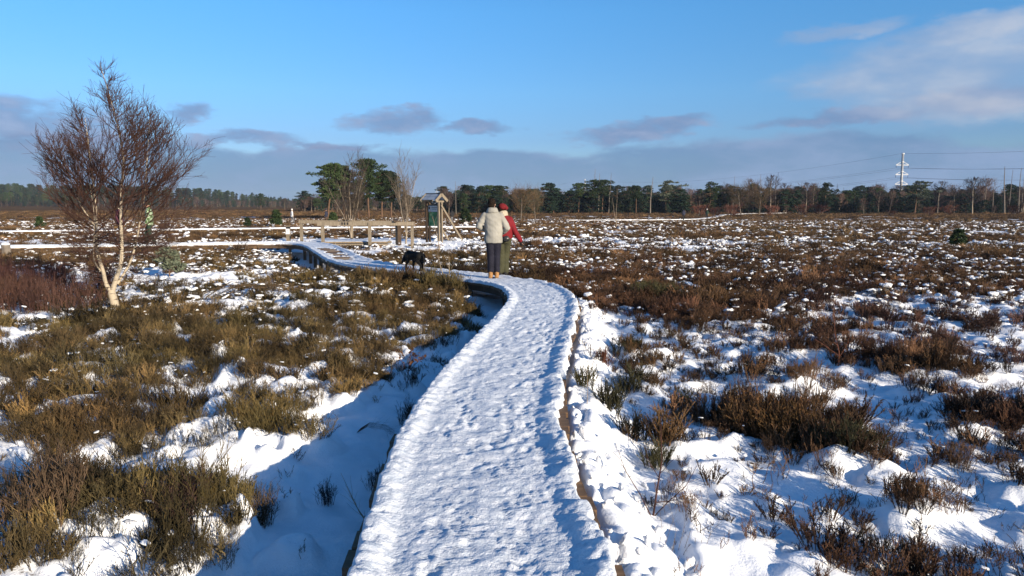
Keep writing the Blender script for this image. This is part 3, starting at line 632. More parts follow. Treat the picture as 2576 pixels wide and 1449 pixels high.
# the leafless birch on the left
def big_birch():
    r = random.Random(21); S = .00769; cx, cy = 285, 775
    t = thing('birch_tree', (-7.72, 14.2, gz(-7.72, 14.2)-.03), 0, 'tall bare birch with pale forked trunks and reddish twigs on the left', 'tree')
    def line(px, dep): return [Vector(((x-cx)*S, dd, (cy-y)*S)) for (x, y), dd in zip(px, dep)]
    tr = MB(); cr = MB()
    def smooth(pts, m=4):
        return [Vector(q) for q in catmull3(pts, m)]
    def catmull3(P, m):
        P = [2*P[0]-P[1]]+P+[2*P[-1]-P[-2]]; out = []
        for i in range(1, len(P)-2):
            for k in range(m):
                u = k/m; a, b_, c, d = P[i-1:i+3]; out.append(0.5*((2*b_)+(c-a)*u+(2*a-5*b_+4*c-d)*u*u+(3*b_-a-3*c+d)*u**3))
        return out+[P[-2]]
    base = smooth(line([(296, 782), (289, 755), (282, 722), (281, 715)], [0, 0, 0, 0])); tr.tube(base, [.090-.025*i/(len(base)-1) for i in range(len(base))], 10)
    stems = [(line([(281, 722), (270, 698), (270, 668), (260, 610), (266, 530), (262, 480), (258, 420), (250, 340), (243, 290)], [0, -.02, -.08, -.12, -.15, -.1, -.1, -.05, 0]), .050),
             (line([(283, 722), (292, 690), (306, 648), (309, 600), (309, 540), (313, 470), (324, 390), (320, 320), (306, 250), (287, 160)], [0, .03, .05, .08, .1, .12, .1, .05, .05, 0]), .054),
             (line([(294, 700), (318, 650), (333, 590), (344, 530), (352, 480), (360, 420), (372, 350), (382, 290)], [.05, .2, .3, .35, .4, .4, .35, .3]), .028),
             (line([(262, 560), (240, 500), (228, 440), (220, 390)], [-.12, -.3, -.4, -.5]), .020),
             (line([(268, 680), (262, 640), (275, 590), (283, 520), (280, 440)], [0, -.25, -.4, -.45, -.5]), .018)]
    prof = [(640, 60), (600, 120), (540, 185), (480, 205), (440, 200), (400, 175), (350, 140), (300, 105), (250, 72), (200, 42), (160, 10)]
    def halfw(z):
        y = cy-z/S; return np.interp(y, [a for a, _ in prof][::-1], [b_ for _, b_ in prof][::-1])*S
    C0 = Vector((.12, .1, 0))
    for si, (ln, r0) in enumerate(stems):
        pts = smooth(ln); k = len(pts); rr = [max(.004, r0*(1-.93*(i/(k-1))**.85)) for i in range(k)]
        if si == 2: rr = [max(.004, q) for q in rr]
        tr.tube(pts, rr, 8 if si < 3 else 5)
        nb = [44, 104, 36, 18, 16][si]
        for j in range(nb):
            u = (j+r.random())/nb; u = .20+.78*u**1.0; p, d = along(pts, u); z = p.z
            if z < 1.05 and r.random() < .6: continue
            hw = halfw(z+.35); out = Vector((p.x-C0.x, (p.y-C0.y), 0)); a = r.uniform(0, 6.283); rd = Vector((math.cos(a), math.sin(a), 0))
            if out.length > .12: rd = (rd+out.normalized()*1.0).normalized()
            edge = max(.18, hw*r.uniform(.72, 1.1)-out.dot(rd)*.9); L_ = min(edge*1.08, 1.7)*(1 if z > 1.5 else .8)*(1.0 if rd.x > 0 else .86)
            low = z < 1.5
            dr = (rd+Vector((0, 0, r.uniform(.22, .75) if not low else r.uniform(-.05, .35)))).normalized()
            br = branch(cr, r, p, dr, L_, max(.005, .0125*min(1, L_)), 7, up=.085 if not low else .02, wob=.09, sides=4, tip=.3)
            for m in range(int(5+L_*6)):
                w, dd = along(br, r.uniform(.18, 1)); l2 = L_*r.uniform(.16, .42)*(1 if L_ < 1 else .8)
                b2 = branch(cr, r, w, sprout(r, dd, r.uniform(.35, .8))+Vector((0, 0, .12)), l2, .0040, 4, up=.09 if not low else 0, wob=.10, tip=.6)
                for q in range(int(2+l2*11)):
                    w2, d2 = along(b2, r.uniform(.15, 1)); branch(cr, r, w2, sprout(r, d2, r.uniform(.3, .75))+Vector((0, 0, .10)), r.uniform(.10, .27), .0027, 2, up=.08, wob=.14, tip=.75)
    # thin drooping shoots low down
    for j in range(26):
        p, d = along(smooth(stems[j % 2][0]), r.uniform(.08, .38)); a = r.uniform(0, 6.283)
        br = branch(cr, r, p, (math.cos(a), math.sin(a), r.uniform(.1, .6)), r.uniform(.4, 1.05), .0065, 6, up=-.05, wob=.12, tip=.5)
        for m in range(9):
            w, dd = along(br, r.uniform(.25, 1)); branch(cr, r, w, sprout(r, dd, .7), r.uniform(.12, .35), .004, 3, up=-.03, wob=.15, tip=.7)
    tr.build('trunk', M['birch'], t, smooth=True); cr.build('crown', M['twigdark'], t); print('birch', len(cr.f))
    return t
big_birch()

def young_birch(name, loc, h, seed, label, stems=5, spread=.9, fine=1.0, bark='birch2', tw='twigpale'):
    r = random.Random(seed); t = thing(name, loc, 0, label, 'tree'); tr = MB(); cr = MB(); base = branch(tr, r, (0, 0, -.1), (0, 0, 1), h*.16+.1, .045, 3, .2, .04, 6, .85)
    for s in range(stems):
        a = 6.283*s/stems+r.uniform(-.5, .5); hh = h*(1 if s == 0 else r.uniform(.6, .95)); sp = spread*(0.12 if s == 0 else r.uniform(.18, .42))
        pts = branch(tr, r, base[-1 if s % 2 else -2], (math.cos(a)*sp, math.sin(a)*sp, 1), hh*.85, .021, 9, .06, .075, 5, .14)
        for j in range(int(13*fine)):
            p, d = along(pts, r.uniform(.18, .98)); L_ = h*r.uniform(.10, .26)
            b1 = branch(cr, r, p, sprout(r, d, r.uniform(.45, .9))+Vector((0, 0, .25)), L_, .0085, 4, .12, .1, 3, .4)
            for q in range(int(4*fine)):
                w, dd = along(b1, r.uniform(.3, 1)); branch(cr, r, w, sprout(r, dd, .6)+Vector((0, 0, .15)), L_*r.uniform(.25, .5), .005, 2, .1, .12, 3, .6)
    tr.build('trunk', M[bark], t, True); cr.build('crown', M[tw], t); return t
def on(x, y): return (x, y, gz(x, y)-.02)
young_birch('young_birch', on(-7.9, 36.3), 4.35, 31, 'multi-stemmed pale young birch standing in front of the wooden railing', 9, .55, 1.7)
young_birch('young_birch', on(-5.25, 36.6), 4.3, 32, 'slender bare young birch between the railing end and the map kiosk', 9, .8, 1.4)
young_birch('sapling', on(-2.85, 29.2), 1.7, 33, 'thin single-stemmed bare sapling in front of the map kiosk', 1, .3, .5)
young_birch('sapling', on(-1.42, 16.3), .95, 36, 'tiny forked sapling beside the boardwalk behind the dog', 2, .8, .35)
young_birch('sapling', on(10.4, 74), 4.2, 37, 'lone pale sapling on the moor right of the walkers', 2, .5, .9)

def needle_clump(b, r, c, rx, rz, n, size):
    for _ in range(n):
        a = r.uniform(0, 6.283); z = r.uniform(-1, 1); q = math.sqrt(1-z*z)*r.random()**.4; p = Vector((c[0]+rx*q*math.cos(a), c[1]+rx*q*math.sin(a), c[2]+rz*z*r.random()**.5))
        d = Vector((math.cos(a)*q+r.gauss(0, .5), math.sin(a)*q+r.gauss(0, .5), r.uniform(-.2, .9))).normalized(); s = d.cross(Vector((r.gauss(0, 1), r.gauss(0, 1), r.gauss(0, 1)))).normalized()*size*r.uniform(.25, .45); e = p+d*size*r.uniform(.7, 1.3)
        b.tri(p-s, p+s, e)
def pine_mesh(seed, h, crown=.55, wide=.3, clumps=46, per=70, size=.26, lean=0, mat='needles', trunks=1):
    r = random.Random(seed); tr = MB(); cr = MB()
    a0 = r.uniform(0, 6.283)
    for k in range(trunks):
        off = Vector((r.uniform(-.5, .5), r.uniform(-.5, .5), 0))*(k > 0); hh = h*(1 if k == 0 else r.uniform(.7, .95))
        pts = branch(tr, r, off+Vector((0, 0, -.3)), (lean, 0, 1), hh, .017*hh+.03, 9, .12, .035, 6, .22)
        for j in range(clumps//trunks):
            u = crown*.0+(1-crown)+crown*(j+.5)/(clumps//trunks); p, d = along(pts, min(u, .99)); a = j*2.4+r.uniform(-.5, .5)
            w = wide*h*(math.sin(math.pi*min(1, ((u-(1-crown))/crown)*.74+.2)))*r.uniform(.15, 1.3)*(1+.45*math.cos(a-a0))
            e = p+Vector((math.cos(a)*w, math.sin(a)*w, w*r.uniform(.05, .45))); tr.tube([p, p.lerp(e, .5)+Vector((0, 0, -.05*w)), e], [.012*h*.5, .03, .015], 4)
            sz = h*r.uniform(.035, .085); needle_clump(cr, r, e, sz, sz*.5, per, size)
            if w > .12*h: needle_clump(cr, r, p.lerp(e, .6)+Vector((0, 0, .04*h)), sz*.8, sz*.45, per//2, size)
    return tr.mesh('trunk', M['pinebark'], True), cr.mesh('crown', M[mat])
def spruce_mesh(seed, h, wide=.2, mat='needles2'):
    r = random.Random(seed); tr = MB(); cr = MB(); tr.tube([(0, 0, -.3), (0, 0, h*.97)], [.014*h+.02, .01], 5)
    z = h*.1
    while z < h*.99:
        w = wide*h*(1-z/h)**.85*r.uniform(.75, 1.15)+.06
        for j in range(7):
            a = r.uniform(0, 6.283); e = Vector((math.cos(a)*w, math.sin(a)*w, z-w*.30+r.uniform(-.1, .1))); p = Vector((0, 0, z)); n = Vector((-math.sin(a), math.cos(a), 0))*w*.22
            cr.tri(p, e-n*.5, e+n); m = p.lerp(e, .55)
            for _ in range(3):
                q = p.lerp(e, r.uniform(.3, 1)); k = Vector((r.gauss(0, .1), r.gauss(0, .1), r.uniform(-.16, .1)))*h*.13; cr.tri(q-n*.3, q+n*.3, q+k+(e-p)*.12)
        z += h*.034
    return tr.mesh('trunk', M['pinebark']), cr.mesh('crown', M[mat])
def bare_mesh(seed, h, mat='twigfar', bark='birch2', wide=.32, low=.25, wid=.018, n1=34, n2=9, stems=1):
    r = random.Random(seed); tr = MB(); cr = MB()
    for s in range(stems):
        a0 = r.uniform(0, 6.283); lean = .0 if stems == 1 else r.uniform(.2, .55)
        pts = branch(tr, r, (0, 0, -.2), (math.cos(a0)*lean, math.sin(a0)*lean, 1), h*r.uniform(.82, .98), .011*h+.025, 8, .06, .05, 5, .15)
        for j in range(n1//stems):
            u = low+(1-low)*(j+.5)/(n1//stems); p, d = along(pts, min(.98, u)); a = j*2.4+r.uniform(-.6, .6); k = math.sin(math.pi*min(1, (u-low)/(1-low)*.8+.2)); L_ = wide*h*k*r.uniform(.6, 1.15)
            b1 = branch(cr, r, p, (math.cos(a), math.sin(a), r.uniform(.4, 1.0)), L_, .028, 4, .1, .12, 3, .4)
            for q in range(n2):
                w, dd = along(b1, r.uniform(.2, 1)); l2 = L_*r.uniform(.25, .5)+.15; b2 = branch(cr, r, w, sprout(r, dd, .6)+Vector((0, 0, .2)), l2, wid, 2, .1, .15, 3, .5)
                for _ in range(3):
                    w2, d2 = along(b2, r.uniform(.2, 1)); branch(cr, r, w2, sprout(r, d2, .6)+Vector((0, 0, .15)), l2*.6, wid*.7, 1, .05, .1, 3, .5)
    return tr.mesh('trunk', M[bark], True), cr.mesh('crown', M[mat])
def snag_mesh(seed, h):
    r = random.Random(seed); tr = MB(); cr = MB(); pts = branch(tr, r, (0, 0, -.3), (0, 0, 1), h, .010*h+.03, 7, .15, .02, 5, .2)
    z = .35
    while z < .97:
        p, d = along(pts, z); a = r.uniform(0, 6.283); l = h*(.11*(1-z)+.02)*r.uniform(.3, 1.2); branch(cr, r, p, (math.cos(a), math.sin(a), r.uniform(-.3, .15)), l, .022, 2, -.05, .1, 3, .4); z += r.uniform(.012, .03)
    return tr.mesh('trunk', M['deadwood'], True), cr.mesh('crown', M['deadwood'])
KIND = {
 'pine': [pine_mesh(700+i, 9, .45+.12*i, .26+.04*(i % 2), 62, 46, .30) for i in range(4)],
 'darkpine': [pine_mesh(720+i, 8, .80+.05*i, .30, 66, 46, .31, mat='needles2') for i in range(3)],
 'lowpine': [pine_mesh(726+i, 6, .99, .36, 60, 50, .30, mat='needles2') for i in range(3)],
 'frostpine': [pine_mesh(731, 9, .6, .33, 40, 60, .34, mat='frost')],
 'spruce': [spruce_mesh(740+i, 10, .19) for i in range(3)],
 'birch': [bare_mesh(760+i, 9) for i in range(4)],
 'oak': [bare_mesh(780+i, 7, 'twigolive', 'deadwood', .55, .22, .015, 46, 9, 1) for i in range(2)],
 'shrub': [bare_mesh(790+i, 3, 'twigred', 'deadwood', .5, .1, .018, 34, 9, 4) for i in range(2)],
 'snag': [snag_mesh(800+i, 11) for i in range(4)]}
HREF = {'pine': 9, 'darkpine': 8, 'lowpine': 6, 'frostpine': 9, 'spruce': 10, 'birch': 9, 'oak': 7, 'shrub': 3, 'snag': 11}
TNAME = {'pine': 'pine_tree', 'darkpine': 'pine_tree', 'lowpine': 'pine_tree', 'frostpine': 'pine_tree', 'spruce': 'spruce_tree', 'birch': 'bare_birch', 'oak': 'bare_oak', 'shrub': 'bare_shrub', 'snag': 'dead_tree'}
trng = random.Random(77)
def tree(kind, x, y, h, label, group=None, var=None, wide=1.0, z=None, rz=None):
    ms = KIND[kind]; tm_, cm_ = ms[trng.randrange(len(ms)) if var is None else var % len(ms)]; s = h/HREF[kind]
    t = thing(TNAME[kind], (x, y, gz(x, y)-.05 if z is None else z), trng.uniform(0, 6.28) if rz is None else rz, label, 'shrub' if kind == 'shrub' else 'tree', group); t.scale = (s*wide, s*wide, s)
    link('trunk', tm_, t); link('crown', cm_, t); return t
def vx(x, d): return (x-1288)/1860*d                 # metres to the side of the line of sight at distance d
def hh(top, d): return 2.05+.35+(515-top)/1860*d     # height of a tree whose top shows at that level
# the clump of Scots pines in the middle of the moor
for i, (x, d, top, wide, var, lab) in enumerate([
    (826, 121, 410, 1.15, 0, 'leftmost broad pine of the clump behind the railing, limbs reaching left'),
    (868, 124, 416, 1.0, 1, 'pine with brownish top second from the left in the clump behind the railing'),
    (930, 120, 399, .92, 2, 'tallest pine of the clump behind the railing, with rounded pointed top'),
    (962, 123, 428, 1.1, 3, 'right pine of the clump behind the railing, with low spreading crown'),
    (985, 126, 432, 1.0, 0, 'rightmost pine of the clump, partly behind the slender young birch'),
    (903, 128, 455, 1.0, 1, 'short shaded pine in the gap of the clump behind the railing')]):
    m = pine_mesh(900+i, 9, .60 if i != 5 else .7,   .25, 84, 80, .27, lean=(-.10 if i == 0 else .02)); KIND['p%d' % i] = [m]; HREF['p%d' % i] = 9; TNAME['p%d' % i] = 'pine_tree'
    tree('p%d' % i, vx(x, d), d, hh(top, d), lab, wide=wide)
# single trees on the right-hand tree line: (kind, picture column, distance, top level, width, label)
D = 205
for k, x, d, top, w, lab in [
    ('oak', 1310, 112, 466, 1.0, 'wide bare oak just right of the red walker on the moor'),
    ('oak', 1347, 118, 480, .8, 'smaller bare oak standing beside the wide bare oak'),
    ('birch', 1130, 190, 481, 1, 'bare birch just right of the map kiosk on the tree line'),
    ('snag', 1148, 185, 452, 1, 'tall dead trunk rising right of the map kiosk'),
    ('pine', 1170, 200, 486, 1, 'small pine left of the walkers on the tree line'),
    ('darkpine', 1203, D, 467, 1, 'dark pine just left of the walkers on the tree line'),
    ('pine', 1252, D, 466, 1.1, 'dark pine directly behind the walkers heads'),
    ('darkpine', 1392, D, 459, 1.15, 'broad dark pine right of the two bare oaks'),
    ('darkpine', 1430, D, 478, 1, 'low dark pine in the dip right of the broad dark pine'),
    ('pine', 1454, D, 460, 1, 'pine left of the white far mast on the tree line'),
    ('pine', 1490, D, 451, 1, 'tall pine in front of the white far mast'),
    ('pine', 1513, D, 452, 1, 'tall pine just right of the white far mast'),
    ('pine', 1553, D, 466, 1.1, 'broad green pine left of the needle-thin dead spruce'),
    ('pine', 1598, D, 466, 1, 'pine with flat ragged top beside the dead spruce'),
    ('frostpine', 1673, D, 456, 1.1, 'frosted grey pine with spreading limbs on the tree line'),
    ('darkpine', 1705, D, 474, 1.2, 'low wide dark pine under the frosted grey pine'),
    ('pine', 1784, D, 457, 1, 'lone dark pine top above the second far walker'),
    ('pine', 1838, D, 466, 1, 'pine half hidden behind the brown oak thicket'),
    ('darkpine', 1972, D, 476, 1.1, 'dark pine right of the brown oak thicket'),
    ('darkpine', 2002, D, 477, 1, 'second dark pine right of the brown oak thicket'),
    ('pine', 2070, D, 459, 1, 'pine with drooping left limbs between bare birches'),
    ('spruce', 2099, D, 460, 1, 'slim spruce next to the pine with drooping limbs'),
    ('spruce', 2144, D, 479, 1, 'small pointed spruce left of the power pylon'),
    ('spruce', 2184, D, 494, 1, 'lowest pointed spruce left of the power pylon'),
    ('frostpine', 2295, 190, 457, 1.2, 'big broad pine just right of the power pylon'),
    ('spruce', 2329, D, 468, .6, 'thin spruce right of the big pine by the pylon'),
    ('snag', 1493, D, 422, 1, 'tallest dead stem behind the white far mast'),
    ('snag', 1504, D, 433, 1, 'shorter dead stem close to the tallest one'),
    ('snag', 1530, D, 431, 1, 'single bare dead stem right of the far mast'),
    ('snag', 1634, 200, 443, 1.6, 'dead spruce with short side branches standing alone against the sky'),
    ('snag', 1840, D, 440, 1, 'dead stem left above the brown oak thicket'),
    ('snag', 1908, D, 436, 1, 'dead stem above the middle of the brown oak thicket'),
    ('snag', 1948, D, 437, 1, 'dead stem right above the brown oak thicket'),
    ('snag', 2490, D, 443, 1, 'leftmost dead stem near the right picture edge'),
    ('snag', 2521, 195, 416, 1.5, 'tallest dead spruce with side branches near the right edge'),
    ('snag', 2531, D, 424, 1, 'thin dead stem beside the tallest dead spruce'),
    ('snag', 2555, 190, 420, 1.2, 'pale dead trunk close to the right picture edge'),
    ('snag', 2562, D, 432, 1, 'dead stem behind the pale dead trunk at right'),
    ('birch', 1735, D, 473, 1, 'reddish bare birch left of the lone dark pine top'),
    ('birch', 1757, D, 474, 1, 'reddish bare birch behind the second far walker'),
    ('birch', 1828, D, 457, 1, 'grey bare birch left over the brown oak thicket'),
    ('birch', 1898, D, 445, 1, 'grey bare birch rising over the brown oak thicket'),
    ('birch', 1935, 195, 434, .9, 'tallest pale birch with white curved trunk right of the thicket'),
    ('birch', 1968, D, 456, 1, 'grey bare birch behind the dark pines'),
    ('birch', 2023, 195, 455, 1, 'pale-trunked birch standing out left of the pylon'),
    ('birch', 2042, D, 457, 1, 'bare birch beside the pale-trunked birch'),
    ('birch', 2204, D, 470, 1, 'bare birch left of the power pylon base'),
    ('birch', 2233, D, 476, 1, 'short bare birch next to the power pylon base'),
    ('birch', 2353, D, 451, 1.1, 'bare birch first right of the big pine by the pylon'),
    ('birch', 2395, D, 462, 1.1, 'lower bare birch in the brown wood at right'),
    ('birch', 2440, 190, 440, 1.3, 'widest bare tree of the brown wood at right'),
    ('birch', 2468, D, 444, 1.2, 'bare tree with dense crown in the brown wood at right'),
    ('birch', 2566, D, 466, 1.2, 'bare tree at the right picture edge'),
    ('birch', 2169, 170, 497, .8, 'small pale bare tree standing before the dark wood'),
    ('oak', 1862, 165, 466, 1.35, 'brown bare oak forming the left of the wide thicket'),
    ('oak', 1908, 168, 470, 1.2, 'brown bare oak forming the right of the wide thicket'),
    ('darkpine', 762, 260, 478, 1.1, 'dark pine left of the pine clump behind the far walkers'),
    ('birch', 795, 255, 484, 1.1, 'bare birch next to the dark pine left of the clump'),
    ('birch', 720, 330, 496, 1.3, 'bare tree in the low gap left of the pine clump'),
    ('pine', 660, 420, 487, 1.2, 'single pine standing up left of the low gap')]:
    tree(k, vx(x, d), d, hh(top, d), lab, wide=w)
# low undergrowth in front of the wood
for x, d, top, lab in [(1755, 150, 512, 'reddish shrub left of the second far walker'), (1835, 150, 512, 'reddish shrub at the left foot of the brown oak thicket'), (2015, 165, 512, 'reddish shrub under the pale-trunked birch left of the pylon'),
    (2060, 165, 510, 'reddish shrub under the pine with drooping left limbs'), (2380, 172, 514, 'low shrub at the foot of the brown wood right of the big pine'), (2330, 170, 516, 'low shrub in front of the big pine by the pylon'), (2545, 172, 512, 'low shrub at the foot of the pale dead trunk at right'),
    (1940, 158, 514, 'reddish shrub at the right foot of the brown oak thicket'), (1795, 152, 518, 'small reddish shrub between the second far walker and the thicket'), (2240, 150, 528, 'lowest dark red shrub on the moor before the pylon')]:
    tree('shrub', vx(x, d), d, max(1.2, hh(top, d)), lab, 'shrubs along the tree line', wide=1.5)
# filler of the wood that reads as one mass
def wood(name, label, items, thin=1.15):
    meshes = []; order = {}
    for k in KIND:
        if k[0] == 'p' and k[1:].isdigit(): continue
        for v, (tm_, cm_) in enumerate(KIND[k]):
            bm = bmesh.new(); bm.from_mesh(tm_); n0 = len(bm.faces); bm.from_mesh(cm_); bm.faces.ensure_lookup_table()
            for f in bm.faces[n0:]: f.material_index = 1
            m = bpy.data.meshes.new('wood_tree'); bm.to_mesh(m); bm.free(); m.materials.append(tm_.materials[0]); m.materials.append(cm_.materials[0]); order[(k, v)] = len(meshes); meshes.append(m)
    xs = np.array([i[1] for i in items]); ys = np.array([i[2] for i in items]); zs = ground(xs, ys)[0]-.1; n = len(items)
    idx = [order[(i[0], trng.randrange(len(KIND[i[0]])))] for i in items]; sc = [[i[3]/HREF[i[0]]*thin]*2+[i[3]/HREF[i[0]]] for i in items]
    scatter(name, np.stack([xs, ys, zs], -1), np.stack([np.zeros(n), np.zeros(n), nprng.uniform(0, 6.28, n)], -1), sc, idx, np.ones((n, 4)), meshes, label)
it = []
for _ in range(760):
    x = trng.uniform(1120, 2900); d = trng.uniform(212, 300); k = trng.choice(['darkpine', 'darkpine', 'pine', 'spruce', 'birch', 'birch', 'birch']) if x < 2330 else trng.choice(['birch', 'birch', 'darkpine', 'birch', 'oak'])
    it.append((k, vx(x, d), d, hh(trng.triangular(458, 508, 488), d)))
for _ in range(620):
    x = trng.uniform(1115, 2900); d = trng.uniform(203, 235); it.append((trng.choice(['lowpine', 'lowpine', 'lowpine', 'birch']) if x < 2330 else trng.choice(['birch', 'lowpine', 'birch']), vx(x, d), d, trng.uniform(2.6, 6.0)))
for _ in range(130):
    x = trng.uniform(760, 1125); d = trng.uniform(250, 330); it.append((trng.choice(['darkpine', 'birch', 'birch', 'pine']), vx(x, d), d, hh(trng.uniform(488, 504), d)))
wood('wood_right', 'mixed wood of dark pines and bare birches closing the moor', it)
it = []; raw = [(trng.uniform(-420, 760), trng.uniform(520, 900)) for _ in range(2600)]
zl = ground(np.array([vx(x, d) for x, d in raw]), np.array([d for x, d in raw]))[0]
for (x, d), z in zip(raw, zl):
    f = (d-520)/380; tp = np.interp(x, [-420, 0, 120, 300, 480, 560, 650, 760], [458, 462, 470, 470, 476, 482, 490, 505]); k = trng.choice(['spruce', 'spruce', 'darkpine', 'pine', 'spruce']) if f > .25 or x < 250 else trng.choice(['birch', 'birch', 'spruce', 'darkpine'])
    top = trng.uniform(-.25, 1)*(22 if f > .3 else 14)+tp+(0 if f > .3 else 18); it.append((k, vx(x, d), d, max(5.0, 2.05-z+(515-top)/1860*d)))
wood('wood_left', 'far dark conifer wood on the rise along the left horizon', it, .72)

# small pines and bushes on the moor
def small_pine(name, x, y, h, seed, label, mat='needles'):
    r = random.Random(seed); t = thing(name, on(x, y), 0, label, 'tree'); tr = MB(); cr = MB(); tr.tube([(0, 0, -.05), (0, 0, h*.9)], [.015+.01*h, .006], 5)
    for j in range(int(34+20*h)):
        z = h*r.uniform(.12, .95); w = h*.45*(1-(z/h)*.75)*r.uniform(.5, 1.1); a = r.uniform(0, 6.283); e = Vector((math.cos(a)*w, math.sin(a)*w, z+w*r.uniform(.2, .6))); tr.tube([(0, 0, z), e], [.008, .004], 3); needle_clump(cr, r, e, .10*h, .08*h, 34, .075*h+.03)
    tr.build('trunk', M['pinebark'], t); cr.build('crown', M[mat], t)
small_pine('pine_sapling', -9.35, 20.1, .85, 41, 'small bluish pine seedling in the snow right of the birch', 'frost')
small_pine('pine_bush', vx(697, 75), 75, 1.7, 42, 'round green pine bush on the moor left of the white-coated walker')
small_pine('pine_bush', vx(1170, 80), 80, 1.6, 43, 'green pine bush right of the map kiosk on the moor')
small_pine('pine_bush', vx(840, 92), 92, 1.4, 44, 'small green pine at the foot of the pine clump')
small_pine('pine_bush', 20.5, 34.0, .9, 45, 'small bright green pine bush at right among the heather')
small_pine('pine_bush', vx(625, 75), 75, 1.0, 46, 'low green pine left of the round pine bush')
small_pine('pine_bush', vx(105, 65), 65, 1.0, 47, 'low dark pine near the left edge beyond the far boardwalk')
# ------------------------------------------------------------------ wooden map kiosk
M['slate'] = simple('frost_and_sky_tint_roof', (.16, .19, .24), (.38, .43, .50), 6, .55, .2, (1, 5, 5))  # frosted boards; the blue of the reflected sky is put into the colour
M['panel'] = simple('panel_board', (.02, .022, .02), (.04, .045, .04), 5, .5)
M['white'] = simple('white_paint', (.62, .64, .66), (.76, .77, .79), 4, .5)
M['pale'] = simple('shaded_white_print', (.30, .33, .34), (.42, .45, .46), 6, .5)  # white header print, greyed so the colour carries its shade
M['black'] = simple('black_paint', (.012, .012, .014), (.025, .025, .03), 6, .5)
m, t_, b_ = new_mat('printed_map'); c_ = objco(t_)
col_ = ramp(t_, noise(t_, 5, 5, .6, c_), [(.34, (.012, .05, .025)), (.45, (.03, .13, .05)), (.55, (.07, .22, .08)), (.66, (.15, .26, .13))]); t_.links.new(col_, b_.inputs['Base Color']); b_.inputs['Roughness'].default_value = .35; M['map'] = m
def kiosk(x, y, rz):
    t = thing('map_kiosk', on(x, y), rz, 'roofed wooden kiosk with a green map panel and slanting rear brace', 'kiosk')
    # local x runs along the board, -y faces the reader
    for px in (-.50, .50):
        for py in (-.10, .10):
            b = MB(); b.box((px, py, 1.05), (.115, .085, 2.3)); b.build('post', M['wood'] if px > 0 else M['dark_shade_wood'], t)  # left posts take the darker timber to carry their shade
        b = MB(); b.beam((px+(.075 if px > 0 else -.075), .02, 2.02), (px+.075*(1 if px > 0 else -1), 1.62, -.05), .10, .055, math.pi/2); b.build('brace', M['wood'], t)
        b = MB(); b.box((px, 0, 2.22), (.05, .54, .09)); b.build('rafter_tie', M['wood'], t)
    p = MB(); p.box((0, -.02, 1.48), (.885, .05, 1.14)); pa = p.build('notice_panel', M['panel'], t)
    p = MB(); p.box((0, -.052, 1.83), (.78, .012, .32)); hd = p.build('panel_header', M['pale'], pa)
    p = MB(); p.box((.02, -.052, 1.28), (.76, .012, .74)); p.build('trail_map', M['map'], pa)
    p = MB(); p.box((-.30, -.062, 1.87), (.09, .008, .14)); p.build('emblem', M['black'], pa)
    for i in range(2):
        p = MB(); p.box((.10, -.062, 1.90-.09*i), (.46-.1*i, .006, .022)); p.build('title_line', M['black'], pa)
    for sg in (-1, 1):
        for k in range(4):
            f = (k+.5)/4; yy = sg*.37*f; zz = 2.62-.32*f; a = math.atan2(.32, .37)
            b = MB(); b.box((0, 0, 0), (1.24, .130, .026)); o = b.build('roof_board', M['slate'], t); o.location = (0, yy, zz+.012*(k % 2)); o.rotation_euler = (-sg*a, 0, 0)
        for ex in (-.62, .64):
            b = MB(); b.beam((ex, 0, 2.60), (ex, sg*.41, 2.235), .045, .15, 0); b.build('bargeboard', M['wood'], t)
    b = MB(); b.box((0, 0, 2.655), (1.24, .09, .03)); b.build('ridge_cap', M['dark_shade_wood'], t)
    return t
kx, ky = -4.2, 40.0
kiosk(kx, ky, math.atan2(-.69, .72))
# ------------------------------------------------------------------ viewing platform and railing
plat = thing('viewing_platform', (0, 0, 0), 0, 'snowy timber platform enclosed by the wooden railing', 'platform')
A_, B_ = Vector((-9.4, 33.9, 0)), Vector((-5.75, 34.2, 0))
pr = random.Random(6); dirv = (B_-A_); ln = dirv.length; dirv.normalize(); nrm = Vector((-dirv.y, dirv.x, 0))
b0 = MB(); b0.box((0, 0, 0), (.19, 2.4, .045)); pmesh = b0.mesh('plank', M['plank'])
for k in range(int(ln/.2)):
    q = A_+dirv*(.1+.2*k)+nrm*1.2; o = link('plank', pmesh, plat, (q.x, q.y, .33)); o.rotation_euler = (0, 0, math.atan2(dirv.y, dirv.x))
for off in (.04, 2.3):
    b = MB(); b.beam(A_+nrm*off+Vector((0, 0, .23)), B_+nrm*off+Vector((0, 0, .23)), .14, .08, 0); b.build('bearer', M['wood'], plat)
for k in range(5):
    q = A_+dirv*(ln*(k+.2)/4.6)+nrm*.1; b = MB(); b.box((q.x, q.y, .02), (.11, .11, .45)); b.build('support_post', M['wetplank'], plat)
sn = MB(); nx_ = 48; ny_ = 28
for i in range(nx_+1):
    for j in range(ny_+1):
        u, v = i/nx_, j/ny_; q = A_+dirv*(ln*(u*.99+.005))+nrm*(2.4*(v*.98+.01)); e = min(u, 1-u, v, 1-v)
        sn.v.append((q.x, q.y, .3555+.03*min(1, e*20)+.016*float(perlin(np.array([q.x/.3]), np.array([q.y/.3]), 5)[0])))
for i in range(nx_):
    for j in range(ny_):
        a = i*(ny_+1)+j; sn.f.append((a, a+ny_+1, a+ny_+2, a+1))
tag(sn.build('platform_snow', M['tread'], None, True), 'trodden snow on the viewing platform', kind='stuff')
rl = thing('wooden_railing', (0, 0, 0), 0, 'pale timber railing with square posts around the viewing platform', 'railing')
FP = [(-8.62, 33.75), (-6.50, 33.85), (-4.62, 34.3)]; BP = [(-10.4, 36.6), (-7.95, 36.75), (-5.72, 36.8)]
